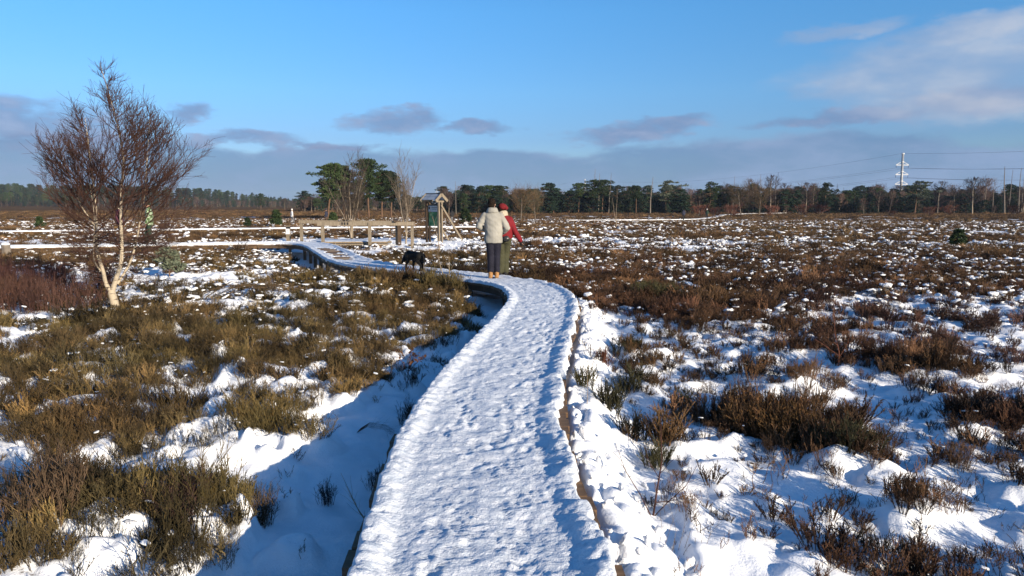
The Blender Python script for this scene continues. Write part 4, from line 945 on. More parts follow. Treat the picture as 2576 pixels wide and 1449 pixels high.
for i, (px, py) in enumerate(FP+BP):
    b = MB(); b.box((px, py, .62), (.13, .13, 1.26)); b.build('post', M['wood'], rl)
b = MB(); b.box((-5.55, 36.55, .62), (.16, .15, 1.3)); tag(b.build('post', M['dark_shade_wood'], rl), 'dark end post')
b = MB(); b.beam((-10.5, 36.52, 1.22), (-5.6, 36.7, 1.17), .05, .17, 0); r2 = b.build('rail', M['wood'], rl)
b = MB(); b.beam((-8.85, 33.66, 1.19), (-5.4, 33.95, 1.20), .05, .19, 0); r1 = b.build('rail', M['wood'], rl)
b = MB(); b.beam((-5.45, 33.97, 1.19), (-4.5, 34.2, 1.18), .05, .17, 0); b.build('rail', M['wood'], rl)
b = MB(); b.beam((-5.7, 36.7, 1.30), (-5.3, 33.8, 1.30), .06, .16, math.pi/2); b.build('rail', M['dark_shade_wood'], rl)
for i, px in enumerate((-7.72, -7.60, -7.47)):
    b = MB(); b.box((px, 33.718, 1.20), (.06 if i < 2 else .05, .012, .11)); b.build('hole_shade_mark', M['black'], r1)  # dark patches put on in place of holes and the shade inside
# waymark post
t = thing('waymark_post', on(-10.75, 35.6), 0, 'short timber waymark post with black band and white plate left of the railing', 'post')
b = MB(); b.box((0, 0, .40), (.17, .15, .95)); b.build('post', M['wood'], t)
b = MB(); b.box((0, 0, .90), (.18, .16, .09)); b.build('black_band', M['black'], t)
b = MB(); b.box((0, 0, .97), (.17, .15, .06)); b.build('cap', M['wood'], t)
b = MB(); b.box((0, -.083, .72), (.18, .016, .25)); pl = b.build('plate', M['white'], t)
b = MB(); b.beam((-.045, -.094, .78), (.0, -.094, .79), .03, .004, 0); b.beam((.0, -.094, .79), (-.03, -.094, .70), .03, .004, 0); b.build('arrow_mark', M['black'], pl)
# sawn stump
t = thing('tree_stump', on(-18.7, 27.3), 0, 'weathered grey stump capped with snow at the left edge before the boardwalk', 'stump')
b = MB(); r = random.Random(3); b.tube([(0, 0, -.2), (.02, 0, .1), (0, .02, .34), (.0, .0, .50)], [.2, .17, .15, .14], 9, True); b.build('stump', M['deadwood'], t)
b = MB(); b.ball((0, 0, .50), (.15, .15, .07)); b.build('snow_cap', M['snow'], t, True)

# ------------------------------------------------------------------ power line
M['arm'] = simple('pale_arm_paint', (.48, .49, .50), (.58, .59, .60), .3, .5)
M['steel'] = simple('galvanised_steel', (.20, .21, .22), (.30, .31, .32), .2, .4, spec=.5)
def pylon(x, y, h, rz, label):
    t = thing('power_pylon', (x, y, gz(x, y)), rz, label, 'pylon'); b = MB(); b.tube([(0, 0, -1), (0, 0, h*.5), (0, 0, h)], [1.15, .98, .82], 14, True); b.build('mast', M['steel'], t, True)
    for k, z in enumerate((h-9.2, h-16.6, h-24.0)):
        arm = MB(); W_ = 4.9
        arm.beam((-W_, 0, z), (W_, 0, z), .55, .55); a = arm.build('crossarm', M['arm'], t)
        s = MB(); s.beam((-W_*.96, 0, z+.3), (-.9, 0, z+2.4), .32, .32); s.beam((W_*.96, 0, z+.3), (.9, 0, z+2.4), .32, .32); s.build('tie_rod', M['arm'], a)
        c = MB(); c.tube([(0, 0, z+2.0), (0, 0, z+2.8)], [1.12, 1.12], 12, True); c.build('collar', M['arm'], a)
        for sg in (-1, 1):
            i_ = MB(); i_.tube([(sg*W_*.97, 0, z-.4), (sg*W_*.97, 0, z-2.2)], [.16, .13], 6, True); i_.build('insulator', M['black'], a)
    b = MB(); b.tube([(0, 0, h-.9), (0, 0, h-.1)], [1.15, 1.15], 12, True); b.build('top_collar', M['white'], t)
    return t
P1, P2, P3, P0 = Vector((303, 581, 0)), Vector((121, 1240, 0)), Vector((-203, 2010, 0)), Vector((400, 300, 0)); HP = 41.5
pyl = [(P1, 'nearest white tubular power pylon with three crossarms at right', 0.0), (P2, 'distant pylon tip above the pines in the middle of the tree line', -.1), (P3, 'farthest pylon tip just above the kiosk roof', -.2)]
for p, lab, rz in pyl: pylon(p.x, p.y, HP, rz, lab)
wire_m = simple('dark_cable', (.03, .032, .036), (.05, .052, .056), 1, .6)
def wires(a, c, label):
    t = thing('power_cables', (0, 0, 0), 0, label, 'cables')
    za, zc = gz(a.x, a.y), gz(c.x, c.y); L_ = (c-a).length
    for (off, z) in [(0, HP-.2)]+[(s*4.75, HP-k-2.2) for k in (9.2, 16.6, 24.0) for s in (-1, 1)]:
        b = MB(); pts = []
        for i in range(25):
            u = i/24; p = a.lerp(c, u); pts.append((p.x+off, p.y, za*(1-u)+zc*u+z-4*(.018*L_)*u*(1-u)))
        b.tube(pts, [.07]*25, 3); b.build('cable', wire_m, t)
wires(P1, P2, 'power cables sagging from the right pylon to the distant pylon')
wires(P2, P3, 'power cables between the two distant pylons')
wires(P0, P1, 'power cables running from the right pylon out of the picture to the right')
# ------------------------------------------------------------------ people and the dog
def fabric(name, c1, c2, bmp=.25, scale=5, rough=.85): return simple(name, c1, c2, scale, rough, bmp, bscale=14)
M['skin'] = simple('skin', (.30, .17, .12), (.36, .21, .15), 6, .6)
M['hair'] = simple('dark_hair', (.007, .005, .004), (.020, .012, .008), 20, .75, .4, (3, 3, 1), spec=.1)
def remeshed(mb, name, mat, voxel, smooth=4, folds=0.0, fscale=9.0, seed=0):
    """one continuous skin over overlapping lofts"""
    me = mb.mesh(name, None); o = bpy.data.objects.new(name+'_tmp', me); COL.objects.link(o)
    md = o.modifiers.new('r', 'REMESH'); md.mode = 'VOXEL'; md.voxel_size = voxel
    sm = o.modifiers.new('s', 'SMOOTH'); sm.factor = .6; sm.iterations = smooth
    dg = bpy.context.evaluated_depsgraph_get(); dg.update(); ev = o.evaluated_get(dg); out = bpy.data.meshes.new_from_object(ev, preserve_all_data_layers=False, depsgraph=dg)
    bpy.data.objects.remove(o); bpy.data.meshes.remove(me)
    if folds:
        n = len(out.vertices); c = np.empty(n*3, np.float32); out.vertices.foreach_get('co', c); nn = np.empty(n*3, np.float32); out.vertices.foreach_get('normal', nn); c = c.reshape(-1, 3); nn = nn.reshape(-1, 3)
        d = folds*(1-2*np.abs(perlin(c[:, 0]*fscale+c[:, 2]*fscale*.55, c[:, 2]*fscale*.7-c[:, 1]*fscale*.5, 900+seed)))+folds*.5*perlin(c[:, 2]*fscale*2.2+seed, c[:, 0]*fscale+c[:, 1]*fscale, 910+seed)
        out.vertices.foreach_set('co', (c+nn*d[:, None]).ravel()); out.update()
    out.name = name; out.materials.clear(); out.materials.append(mat); out.polygons.foreach_set('use_smooth', [True]*len(out.polygons)); return out
def limb(b, pts, rad, n=12):
    """tapered limb through joints, ellipses square to it"""
    P = [Vector(p) for p in pts]; rings = []
    for i, p in enumerate(P):
        d = (P[min(i+1, len(P)-1)]-P[max(i-1, 0)]).normalized(); r = rad[i]; rx, ry = r if hasattr(r, '__len__') else (r, r); rings.append((p, rx, ry, d))
    b.loft(rings, n); b.ball(P[0], rad[0] if not hasattr(rad[0], '__len__') else max(rad[0]), 10, 7); b.ball(P[-1], rad[-1] if not hasattr(rad[-1], '__len__') else min(rad[-1]), 10, 7)
def hand(b, wrist, d, spread, s=1.0, curl=.25):
    """palm, four fingers of different length and a thumb leaving the side of the palm"""
    d = Vector(d).normalized(); sp = Vector(spread); sp = (sp-d*sp.dot(d)).normalized(); nm = d.cross(sp)
    w = Vector(wrist); b.loft([(w, .026*s, .020*s, d), (w+d*.045*s, .040*s, .018*s, d), (w+d*.095*s, .041*s, .015*s, d)], 10)
    for k, ln in enumerate((.068, .078, .072, .056)):
        q = w+d*.088*s+sp*(.030-.020*k)*s; p = [q]; dd = d.copy()
        for j in range(3): dd = (dd+nm*curl*(.6+.3*j)).normalized(); p.append(p[-1]+dd*ln*s/3)
        b.tube(p, [.0098*s, .0094*s, .0086*s, .007*s], 7, True)
    q = w+d*.028*s+sp*.032*s; b.tube([q, q+(sp*.8+d*.7)*.034*s, q+(sp*.9+d*1.5)*.050*s], [.013*s, .011*s, .0085*s], 7, True)
def head(b, c, s=1.0, turn=0.0):
    """skull, jaw, nose, ears, brow"""
    c = Vector(c); R_ = Matrix.Rotation(turn, 3, 'Z')
    def at(x, y, z): return c+R_ @ Vector((x, y, z))*s
    b.ball(at(0, -.012, .03), (.076*s, .095*s, .095*s), 14, 10); b.ball(at(0, .035, -.045), (.056*s, .060*s, .070*s), 12, 8)
    b.tube([at(0, .085, .02), at(0, .108, -.018), at(0, .088, -.026)], [.008*s, .015*s, .008*s], 6, True)
    for sx in (-1, 1): b.ball(at(sx*.078, -.01, -.008), (.012*s, .020*s, .030*s), 8, 6)
def face(t, c, s=1.0, turn=0.0):
    c = Vector(c); R_ = Matrix.Rotation(turn, 3, 'Z'); e = MB(); l = MB()
    for sx in (-1, 1): p = c+R_ @ Vector((sx*.031, .083, .003))*s; e.ball(p, .0125*s, 8, 6)
    e.build('eyes', M['hair'], t, True); p = c+R_ @ Vector((0, .090, -.062))*s; l.ball(p, (.022*s, .009*s, .007*s), 8, 6); l.build('mouth', M['lips'], t, True)
M['lips'] = simple('lips', (.30, .12, .10), (.34, .14, .12), 6, .5)

def person(loc, rz, label, group=None, vox=.016, H=1.0, hips=(0, 0, .93), chest=(0, 0, 1.28), neck=(0, .01, 1.50), headc=(0, .03, 1.63), feet=((-.07, -.06), (.07, .10)), knees=None,
           armL=None, armR=None, coat=None, coat_hem=.80, coat_w=1.0, pants=None, pant_w=1.0, boots=None, boot_h=.16, hat=None, hat_kind='hair', scarf=None, gloves=None, hood=False, turn=0.0, bag=None, headturn=0.0):
    t = thing('person', loc, rz, label, 'person', group); t.scale = (H, H, H)
    hp, ch, nk, hc = [Vector(q) for q in (hips, chest, neck, headc)]; sh = nk-Vector((0, .01, .08))
    armL = armL or [(-.165, 0, -.04), (-.25, -.04, -.29), (-.24, .06, -.54)]; armR = armR or [(.165, 0, -.04), (.25, -.04, -.29), (.24, .06, -.54)]
    AL = [sh+Vector(a) for a in armL]; AR = [sh+Vector(a) for a in armR]
    FT = [Vector((f[0], f[1], 0)) for f in feet]; KN = [Vector(k) for k in knees] if knees else [Vector((f[0]*.95, f[1]*.6+.05, .50)) for f in feet]
    # body: one continuous surface
    b = MB(); b.loft([(hp+Vector((0, 0, -.10)), .13, .095), (hp, .155, .105), (hp.lerp(ch, .45), .125, .09), (ch, .155, .105), (sh, .15, .085), (nk+Vector((0, 0, -.02)), .065, .06), (nk.lerp(hc, .4), .052, .055), (hc+Vector((0, 0, -.04)), .05, .055)], 16)
    head(b, hc, 1.0, headturn)
    for A in (AL, AR):
        limb(b, [A[0], A[0].lerp(A[1], .5), A[1], A[1].lerp(A[2], .35), A[2]], [.050, .045, .038, .038, .026]); d = (A[2]-A[1]).normalized(); hand(b, A[2]-d*.01, d, (0, 1, .1), 1.0)
    for k in range(2):
        hpk = hp+Vector((-.08 if k == 0 else .08, 0, -.06)); limb(b, [hpk, hpk.lerp(KN[k], .5), KN[k], KN[k].lerp(FT[k]+Vector((0, -.01, .1)), .3), FT[k]+Vector((0, -.015, .10))], [.078, .060, .042, .040, .030]); limb(b, [FT[k]+Vector((0, -.05, .035)), FT[k]+Vector((0, .06, .03)), FT[k]+Vector((0, .15, .025))], [.026, .026, .018])
    link('body', remeshed(b, 'body', M['skin'], max(vox*.7, .010), 2), t); face(t, hc, 1.0, headturn)
    # trousers
    b = MB(); b.loft([(hp+Vector((0, 0, -.16)), .15, .115), (hp, .17, .125), (hp+Vector((0, 0, .12)), .155, .115)], 16)
    for k in range(2):
        hpk = hp+Vector((-.08 if k == 0 else .08, 0, -.05)); an = FT[k]+Vector((0, -.015, boot_h*.95)); limb(b, [hpk, hpk.lerp(KN[k], .5), KN[k], KN[k].lerp(an, .5), an], [.105, .095, .080*pant_w, .074*pant_w, .072*pant_w])
    link('trousers', remeshed(b, 'trousers', pants, vox, 3, .006 if vox < .02 else 0, 8, 3), t)
    # boots
    for k in range(2):
        b = MB(); f = FT[k]; b.loft([(f+Vector((0, -.02, boot_h)), .058, .062), (f+Vector((0, -.02, boot_h*.5)), .054, .062), (f+Vector((0, .0, .05)), .052, .095)], 12); limb(b, [f+Vector((0, -.055, .045)), f+Vector((0, .06, .042)), f+Vector((0, .15, .036))], [(.048, .046), (.052, .044), (.040, .034)]); b.box(f+Vector((0, .045, .012)), (.092, .27, .024))
        link('boot', remeshed(b, 'boot', boots, min(vox, .014), 2), t)
    # coat with sleeves
    b = MB(); W_ = coat_w; hem = Vector((hp.x, hp.y, coat_hem))
    b.loft([(hem, .195*W_, .150*W_), (hem.lerp(ch, .35), .195*W_, .148*W_), (hem.lerp(ch, .75), .195*W_, .140*W_), (ch+Vector((0, 0, .03)), .205*W_, .140*W_), (sh+Vector((0, 0, -.03)), .195*W_, .118*W_), (sh+Vector((0, 0, .035)), .145*W_, .095*W_), (nk+Vector((0, 0, -.005)), .078, .078), (nk+Vector((0, .005, .045)), .076, .078)], 20)
    for A in (AL, AR): limb(b, [A[0], A[0].lerp(A[1], .5), A[1], A[1].lerp(A[2], .5), A[2]], [.074*W_, .076*W_, .070*W_, .064*W_, .052*W_])
    co_o = link('coat', remeshed(b, 'coat', coat, vox, 3, .010 if vox < .02 else 0, 6.5, 1), t)
    if hood:
        b = MB(); b.loft([(nk+Vector((0, -.05, -.055)), .135, .085), (nk+Vector((0, -.045, -.01)), .128, .098), (nk+Vector((0, -.03, .045)), .108, .095), (nk+Vector((0, -.015, .060)), .088, .084)], 16); link('hood', remeshed(b, 'hood', coat, vox, 2, .006 if vox < .02 else 0, 12, 5), co_o)
    if scarf:
        b = MB(); b.loft([(nk+Vector((0, -.005, -.055)), .120, .105), (nk+Vector((-.01, -.01, -.005)), .125, .108), (nk+Vector((0, -.005, .055)), .105, .098), (nk+Vector((0, 0, .085)), .08, .085)], 16); link('scarf', remeshed(b, 'scarf', scarf, vox, 2, .008 if vox < .02 else 0, 14, 6), t)
    if gloves:
        for A in (AL, AR):
            b = MB(); d = (A[2]-A[1]).normalized(); b.loft([(A[2]-d*.05, .046, .042, d), (A[2]+d*.01, .036, .030, d)], 10); hand(b, A[2]-d*.005, d, (0, 1, .1), 1.5, .16); link('glove', remeshed(b, 'glove', gloves, .008, 1), t)
    # hair or headwear
    Rm = Matrix.Rotation(headturn, 3, 'Z'); b = MB()
    if hat_kind in ('hair', 'cap', 'beret'):
        b.ball(hc+Rm @ Vector((0, -.022, .045)), (.090, .100, .096), 16, 10); b.ball(hc+Rm @ Vector((0, -.055, -.03)), (.074, .060, .070), 12, 8); link('hair', remeshed(b, 'hair', M['hair'], .012, 2, .006, 26, 8), t)
    if hat_kind == 'beret':
        b = MB(); c = hc+Rm @ Vector((.035, -.055, .062)); rings = [(c+Vector((-.02, .0, -.05)), .088, .092, (.35, -.25, 1)), (c+Vector((.0, 0, -.02)), .112, .108, (.35, -.25, 1)), (c+Vector((.02, -.01, .022)), .104, .100, (.35, -.25, 1)), (c+Vector((.03, -.015, .05)), .06, .06, (.35, -.25, 1))]; b.loft(rings, 18); b.ball(c+Vector((.085, -.045, -.045)), (.055, .055, .05)); link('beret', remeshed(b, 'beret', hat, .012, 3, .004, 14, 9), t)
    elif hat_kind == 'beanie':
        b = MB(); b.loft([(hc+Vector((0, -.012, -.005)), .092, .105), (hc+Vector((0, -.014, .06)), .096, .110), (hc+Vector((0, -.016, .115)), .070, .080), (hc+Vector((0, -.016, .135)), .03, .035)], 14); link('beanie', remeshed(b, 'beanie', hat, .014, 2), t)
    if bag: bag(t, hp)
    return t
BZ = BOARD+.035
beige = fabric('beige_jacket', (.225, .215, .190), (.315, .302, .268)); navy = fabric('navy_trousers', (.004, .004, .011), (.010, .010, .021)); tan = fabric('tan_leather', (.22, .11, .04), (.32, .17, .07), .15)
redc = fabric('red_jacket', (.115, .005, .009), (.18, .008, .014)); olive_ = fabric('olive_trousers', (.032, .032, .016), (.054, .054, .028)); blackf = fabric('black_fabric', (.008, .008, .009), (.018, .018, .02)); cream = fabric('cream_fleece', (.33, .28, .21), (.43, .38, .29), .5, 18); redw = fabric('red_wool', (.10, .005, .008), (.17, .009, .012), .4, 30)
def hip_bag(t, hp):
    b = MB(); c = hp+Vector((.05, -.185, -.045)); b.ball(c, (.085, .060, .072), 14, 9); o = link('hip_bag', remeshed(b, 'hip_bag', M['bagskin'], .011, 2, .005, 20, 4), t)
    b = MB(); b.loft([(hp+Vector((0, 0, -.03)), .19, .155), (hp+Vector((0, 0, .005)), .19, .155)], 20); b.build('strap', blackf, o, True)
M['bagskin'] = simple('black_nylon', (.012, .012, .013), (.05, .05, .055), 9, .38, .3, spec=.5)
person((-.42, 16.75, BZ), 0, 'walker seen from behind in a beige jacket, navy trousers and tan boots on the boardwalk', vox=.0135, H=1.0, hips=(-.0, 0, .95), chest=(.0, 0, 1.30), neck=(-.02, .01, 1.52), headc=(-.03, .03, 1.655),
       feet=((-.065, -.05), (.075, -.015)), armL=[(-.175, 0, -.045), (-.315, -.02, -.28), (-.17, .20, -.36)], armR=[(.175, 0, -.045), (.335, -.01, -.32), (.19, .20, -.44)], coat=beige, coat_hem=.79, coat_w=1.02, pants=navy, pant_w=.98, boots=tan, boot_h=.17, hood=True, headturn=-.3)
person((-.27, 17.35, BZ), 0, 'walker in a red jacket and red beret leaning on the companion, gloved arm hanging', vox=.0135, H=.97, hips=(.09, 0, .93), chest=(.12, 0, 1.26), neck=(.06, .01, 1.47), headc=(.0, .03, 1.60),
       feet=((-.02, .0), (.115, .08)), knees=[(.02, .06, .50), (.12, .09, .50)], armL=[(-.165, 0, -.045), (-.24, .02, -.28), (-.14, .16, -.42)], armR=[(.165, 0, -.045), (.265, -.04, -.29), (.42, .02, -.55)], coat=redc, coat_hem=.89, coat_w=.98, pants=olive_, pant_w=1.22, boots=blackf, boot_h=.10, hat=redw, hat_kind='beret', scarf=cream, gloves=blackf, bag=hip_bag, headturn=.35)
plum = fabric('plum_coat', (.050, .014, .024), (.080, .024, .036)); brown_ = fabric('brown_trousers', (.055, .034, .024), (.085, .055, .04)); dgreen = fabric('dark_green', (.012, .028, .018), (.025, .045, .03)); white_ = fabric('white_coat', (.58, .57, .55), (.70, .69, .66)); grey_ = fabric('grey_trousers', (.10, .10, .11), (.16, .16, .17)); dblue = fabric('dark_blue_coat', (.012, .014, .03), (.025, .028, .05))
m, t_, b_ = new_mat('high_visibility_checks'); ck = t_.nodes.new('ShaderNodeTexChecker'); ck.inputs['Scale'].default_value = 9; t_.links.new(objco(t_), ck.inputs['Vector']); ck.inputs['Color1'].default_value = (.07, .12, .04, 1); ck.inputs['Color2'].default_value = (.30, .37, .24, 1); t_.links.new(ck.outputs[0], b_.inputs['Base Color']); M['hivis'] = m
WS = dict(feet=((-.08, -.16), (.08, .20)), knees=[(-.08, .0, .49), (.08, .16, .51)], vox=.025)
person((-16.15, 30.55, BZ), R(-75), 'walker in a plum coat and brown trousers behind the left birch trunk', coat=plum, pants=brown_, boots=blackf, scarf=cream, **WS)
person((-15.1, 30.9, BZ), R(100), 'walker in a yellow-green checked jacket seen through the birch twigs', coat=M['hivis'], pants=dgreen, boots=blackf, hat=dgreen, hat_kind='beanie', **WS)
WS['vox'] = .035
def far_at(line, k): return (float(line[k][0]), float(line[k][1]), gz(float(line[k][0]), float(line[k][1]))+.40)
def far_on(x, y): return (x, y, gz(x, y)+.02)
person(far_on(vx(737, 88), 88), R(-60), 'far walker in a white coat and white hat left of the railing', coat=white_, pants=grey_, boots=blackf, hat=white_, hat_kind='beanie', **WS)
person(far_on(vx(823, 90), 90), R(70), 'far walker in a dark coat above the railing', coat=dblue, pants=brown_, boots=blackf, hat=dblue, hat_kind='beanie', **WS)
person(far_on(vx(1138, 88), 88), R(40), 'far walker in dark top and grey trousers right of the kiosk', coat=blackf, pants=grey_, boots=blackf, **WS)
person((vx(1718, 112.5), 112.5, gz(vx(1718, 112.5), 112.5)+.1), R(20), 'far walker all in dark clothes on the farthest boardwalk', coat=dblue, pants=blackf, boots=blackf, **WS)
person((vx(1776, 130), 130, gz(vx(1776, 130), 130)+.1), R(150), 'far walker in dark green with a pale hat on the farthest boardwalk', coat=dgreen, pants=blackf, boots=blackf, hat=white_, hat_kind='beanie', **WS)

# black dog nosing along the boardwalk, seen from the rear quarter
def dog(loc, rz):
    t = thing('dog', loc, rz, 'black dog walking with lowered head on the boardwalk left of the two walkers', 'dog'); b = MB()   # local +x is forward
    ax = (1, 0, .0)
    b.loft([((-.33, 0, .40), .055, .06, ax), ((-.28, 0, .405), .105, .095, ax), ((-.12, 0, .40), .100, .105, ax), ((.06, 0, .385), .112, .125, ax), ((.20, 0, .39), .112, .125, ax), ((.29, 0, .41), .085, .095, ax)], 16)
    limb(b, [(.24, 0, .43), (.34, 0, .40), (.43, .01, .31)], [.098, .078, .062])
    b.ball((.45, .01, .275), (.075, .062, .060), 12, 8); limb(b, [(.48, .01, .255), (.535, .012, .205), (.555, .012, .18)], [.045, .034, .028])
    for s in (-1, 1):
        limb(b, [(.41, s*.052, .315), (.40, s*.078, .265), (.415, s*.076, .225)], [.016, .022, .012])
        fx = .09 if s > 0 else -.03
        limb(b, [(.19, s*.075, .37), (.16+fx*.4, s*.08, .24), (.20+fx, s*.078, .12), (.19+fx, s*.078, .035)], [.072, .042, .028, .025]); limb(b, [(.18+fx, s*.078, .025), (.225+fx, s*.078, .02)], [.028, .024])
        hx = -.06 if s > 0 else .07
        limb(b, [(-.25, s*.065, .38), (-.19+hx*.4, s*.082, .265), (-.31+hx, s*.08, .155), (-.285+hx, s*.08, .035)], [.088, .058, .028, .025]); limb(b, [(-.29+hx, s*.08, .025), (-.245+hx, s*.08, .02)], [.028, .024])
    limb(b, [(-.32, 0, .44), (-.40, .01, .38), (-.43, .02, .27), (-.45, .02, .20)], [.034, .028, .026, .014])
    t.scale = (.94, .94, .94); fur = simple('black_fur', (.003, .003, .003), (.008, .008, .008), 30, .75, .4, spec=.15); link('body', remeshed(b, 'body', fur, .011, 3, .004, 30, 2), t)
    c = MB(); c.loft([((.30, 0, .425), .088, .088, (1, 0, -.5)), ((.325, 0, .41), .086, .086, (1, 0, -.5))], 14); c.build('collar', M['dark_shade_wood'], t, True)
dog((-2.45, 18.58, BZ), R(134))
# ------------------------------------------------------------------ single plants close to the boardwalk
_TB = {'h': [tuft_heather(5200+k, 12, .25, .06) for k in range(6)], 'b': [tuft_bilberry(5300+k, 14, .25, .05) for k in range(6)]}
_TB = {q: [(np.array(b.v), b.f) for b in l] for q, l in _TB.items()}
def clump(x, y, w, h, n, seed, label, tint, kind='h', group=None):
    r = random.Random(seed); vs = []; fs = []; i = 0; pos = []
    for k in range(n):
        a = r.uniform(0, 6.283); d = w*math.sqrt(r.random()); pos.append((math.cos(a)*d, math.sin(a)*d))
    P = np.array([(0, 0)]+pos); zz = ground(x+P[:, 0], y+P[:, 1])[0]; zz = zz-zz[0]
    for k in range(n):
        V, F = _TB[kind][r.randrange(6)]; a = r.uniform(0, 6.283); s = h/.25*r.uniform(.75, 1.1); sx = min(s, 1.6)
        vs.append(np.stack([(V[:, 0]*math.cos(a)-V[:, 1]*math.sin(a))*sx+P[k+1, 0], (V[:, 0]*math.sin(a)+V[:, 1]*math.cos(a))*sx+P[k+1, 1], V[:, 2]*s+zz[k+1]], -1)); fs += [tuple(q+i for q in f) for f in F]; i += len(V)
    me = bpy.data.meshes.new('clump'); me.from_pydata(np.vstack(vs).tolist(), [], fs); me.materials.append(plant_mat('clump_twigs', tint))
    o = link('heather_clump' if kind == 'h' else 'bilberry_clump', me, None, (x, y, gz(x, y))); tag(o, label, 'plant', group); return o
OL, BR, RB = (.052, .050, .024), (.085, .052, .026), (.080, .034, .024)
clump(.70, 6.95, .055, .26, 4, 1, 'upright olive heather tuft closest to the right boardwalk edge', OL)
clump(.90, 6.75, .075, .27, 6, 2, 'bushy olive heather tuft second from the boardwalk edge', OL)
clump(1.02, 6.05, .06, .27, 4, 3, 'narrow dark heather tuft between the boardwalk and the double tuft', (.04, .034, .022))
clump(1.22, 5.85, .07, .33, 6, 4, 'tall reddish brown half of the double heather tuft', BR)
clump(1.12, 5.65, .085, .22, 6, 5, 'low green half of the double heather tuft', OL)
clump(1.28, 7.75, .13, .24, 9, 6, 'wide green heather tuft farther along the right boardwalk edge', OL)
clump(1.05, 8.3, .07, .2, 5, 7, 'reddish twig tuft right of the broken boardwalk edge', RB)
clump(1.66, 7.05, .09, .22, 7, 8, 'dark green heather tuft in blue shade right of the double tuft', OL)
clump(1.55, 9.75, .22, .2, 12, 9, 'arched green heather row with snowy back right of the boardwalk', OL)
clump(2.05, 6.35, .20, .30, 16, 10, 'left mass of the big snowy heather clump at right', BR)
clump(2.35, 6.1, .22, .34, 18, 11, 'middle rust brown mass of the big snowy heather clump', (.105, .058, .022))
clump(2.66, 5.72, .24, .28, 20, 12, 'front right mass of the big snowy heather clump', OL)
clump(2.62, 4.66, .10, .16, 7, 13, 'small heather tuft alone in sunlit snow at lower right', BR)
clump(2.15, 3.95, .22, .15, 12, 14, 'dark heather in the hollow at the lower right corner', (.03, .026, .018))
clump(4.5, 6.75, .28, .26, 18, 15, 'dark heather clump at the right picture edge', (.045, .032, .026))
clump(2.9, 15.0, .55, .42, 44, 16, 'large dark green heather bush beyond the boardwalk bend', OL)
clump(-2.2, 6.25, .20, .30, 16, 17, 'rounded golden heath clump above the shaded hollow at left', (.115, .085, .034), 'b')
clump(-2.05, 4.35, .16, .26, 12, 18, 'bare forked twigs in front of the snow mound at lower left', (.06, .036, .03), 'b')
clump(-1.62, 4.65, .07, .24, 5, 19, 'small brown twig tuft at the edge of the boardwalk shadow', (.08, .055, .03), 'b')
clump(-2.75, 4.15, .26, .34, 18, 20, 'tall dense dark twigs at the lower left', (.065, .045, .03), 'b')
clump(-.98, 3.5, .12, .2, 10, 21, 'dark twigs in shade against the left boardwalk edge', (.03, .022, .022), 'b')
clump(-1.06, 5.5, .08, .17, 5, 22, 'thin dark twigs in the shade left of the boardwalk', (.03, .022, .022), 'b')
clump(-1.0, 7.0, .10, .24, 7, 23, 'dark grass tuft leaning from the left boardwalk edge', (.035, .03, .022), 'b')
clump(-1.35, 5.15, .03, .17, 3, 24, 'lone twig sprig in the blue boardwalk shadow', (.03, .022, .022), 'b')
clump(-10.3, 15.9, 1.5, .8, 70, 25, 'wide thicket of dark red twigs at the left edge beside the birch', (.046, .022, .021), 'b')
clump(-12.5, 15.2, 1.2, .75, 45, 26, 'dark red twig thicket cut by the left picture edge', (.046, .022, .021), 'b')

clump(-8.9, 13.6, 1.1, .62, 50, 27, 'dark red twigs in front of the birch trunk on its left', (.048, .026, .022), 'b')
clump(-10.9, 14.0, 1.2, .6, 44, 28, 'dense low red-brown twigs left of the birch foot', (.048, .028, .021), 'b')
clump(.35, 18.7, .85, .42, 60, 29, 'heather bank tinted dark for shade just right behind the two walkers', (.030, .018, .012))  # shade over the bank is put into the near-black tint
clump(-1.0, 19.6, .8, .40, 50, 30, 'heather bank tinted dark for shade between the dog and the two walkers', (.026, .016, .011))  # same bank, its shade painted in by a very dark tint
clump(-1.55, 16.45, .5, .54, 40, 31, 'olive heather hump in front of the boardwalk between the dog and the walkers', (.075, .062, .028), 'h')
clump(-2.45, 17.2, .55, .52, 40, 32, 'brown heather hump hiding the boardwalk below the dog', (.085, .055, .028), 'h')
clump(-3.3, 18.2, .5, .46, 34, 33, 'heather hump in front of the boardwalk left of the dog', (.075, .056, .028), 'h')
def shoot(name, x, y, label, stems, mat, leaves=0, seed=0):
    """a bare young shoot: stems = list of (point list, radius)"""
    r = random.Random(seed); t = thing(name, on(x, y), 0, label, 'plant'); b = MB(); lf = MB()
    for pts, rad in stems:
        P = [Vector(p) for p in pts]; b.tube(P, [rad*(1-.7*i/(len(P)-1)) for i in range(len(P))], 5)
        for k in range(5):
            p, d = along(P, r.uniform(.3, .95)); branch(b, r, p, sprout(r, d, .7)+Vector((0, 0, .2)), r.uniform(.05, .16), rad*.35, 3, .05, .12, 3, .5)
        for k in range(leaves):
            p, d = along(P, r.uniform(.35, 1)); a = r.uniform(0, 6.283); u = Vector((math.cos(a), math.sin(a), r.uniform(-.7, .3))).normalized(); w = u.cross(Vector((r.gauss(0, .4), r.gauss(0, .4), 1))).normalized(); l = r.uniform(.035, .06)
            q = p+u*.012; i = len(lf.v); lf.v += [tuple(q), tuple(q+u*l*.3+w*l*.22), tuple(q+u*l*.55+w*l*.30), tuple(q+u*l+Vector((0, 0, -.012))), tuple(q+u*l*.55-w*l*.30), tuple(q+u*l*.3-w*l*.22)]; lf.f += [(i, i+1, i+2, i+3), (i, i+3, i+4, i+5)]
    b.build('stems', M[mat], t)
    if leaves: tag(lf.build('leaves', M['leafbrown'], t), kind='stuff')
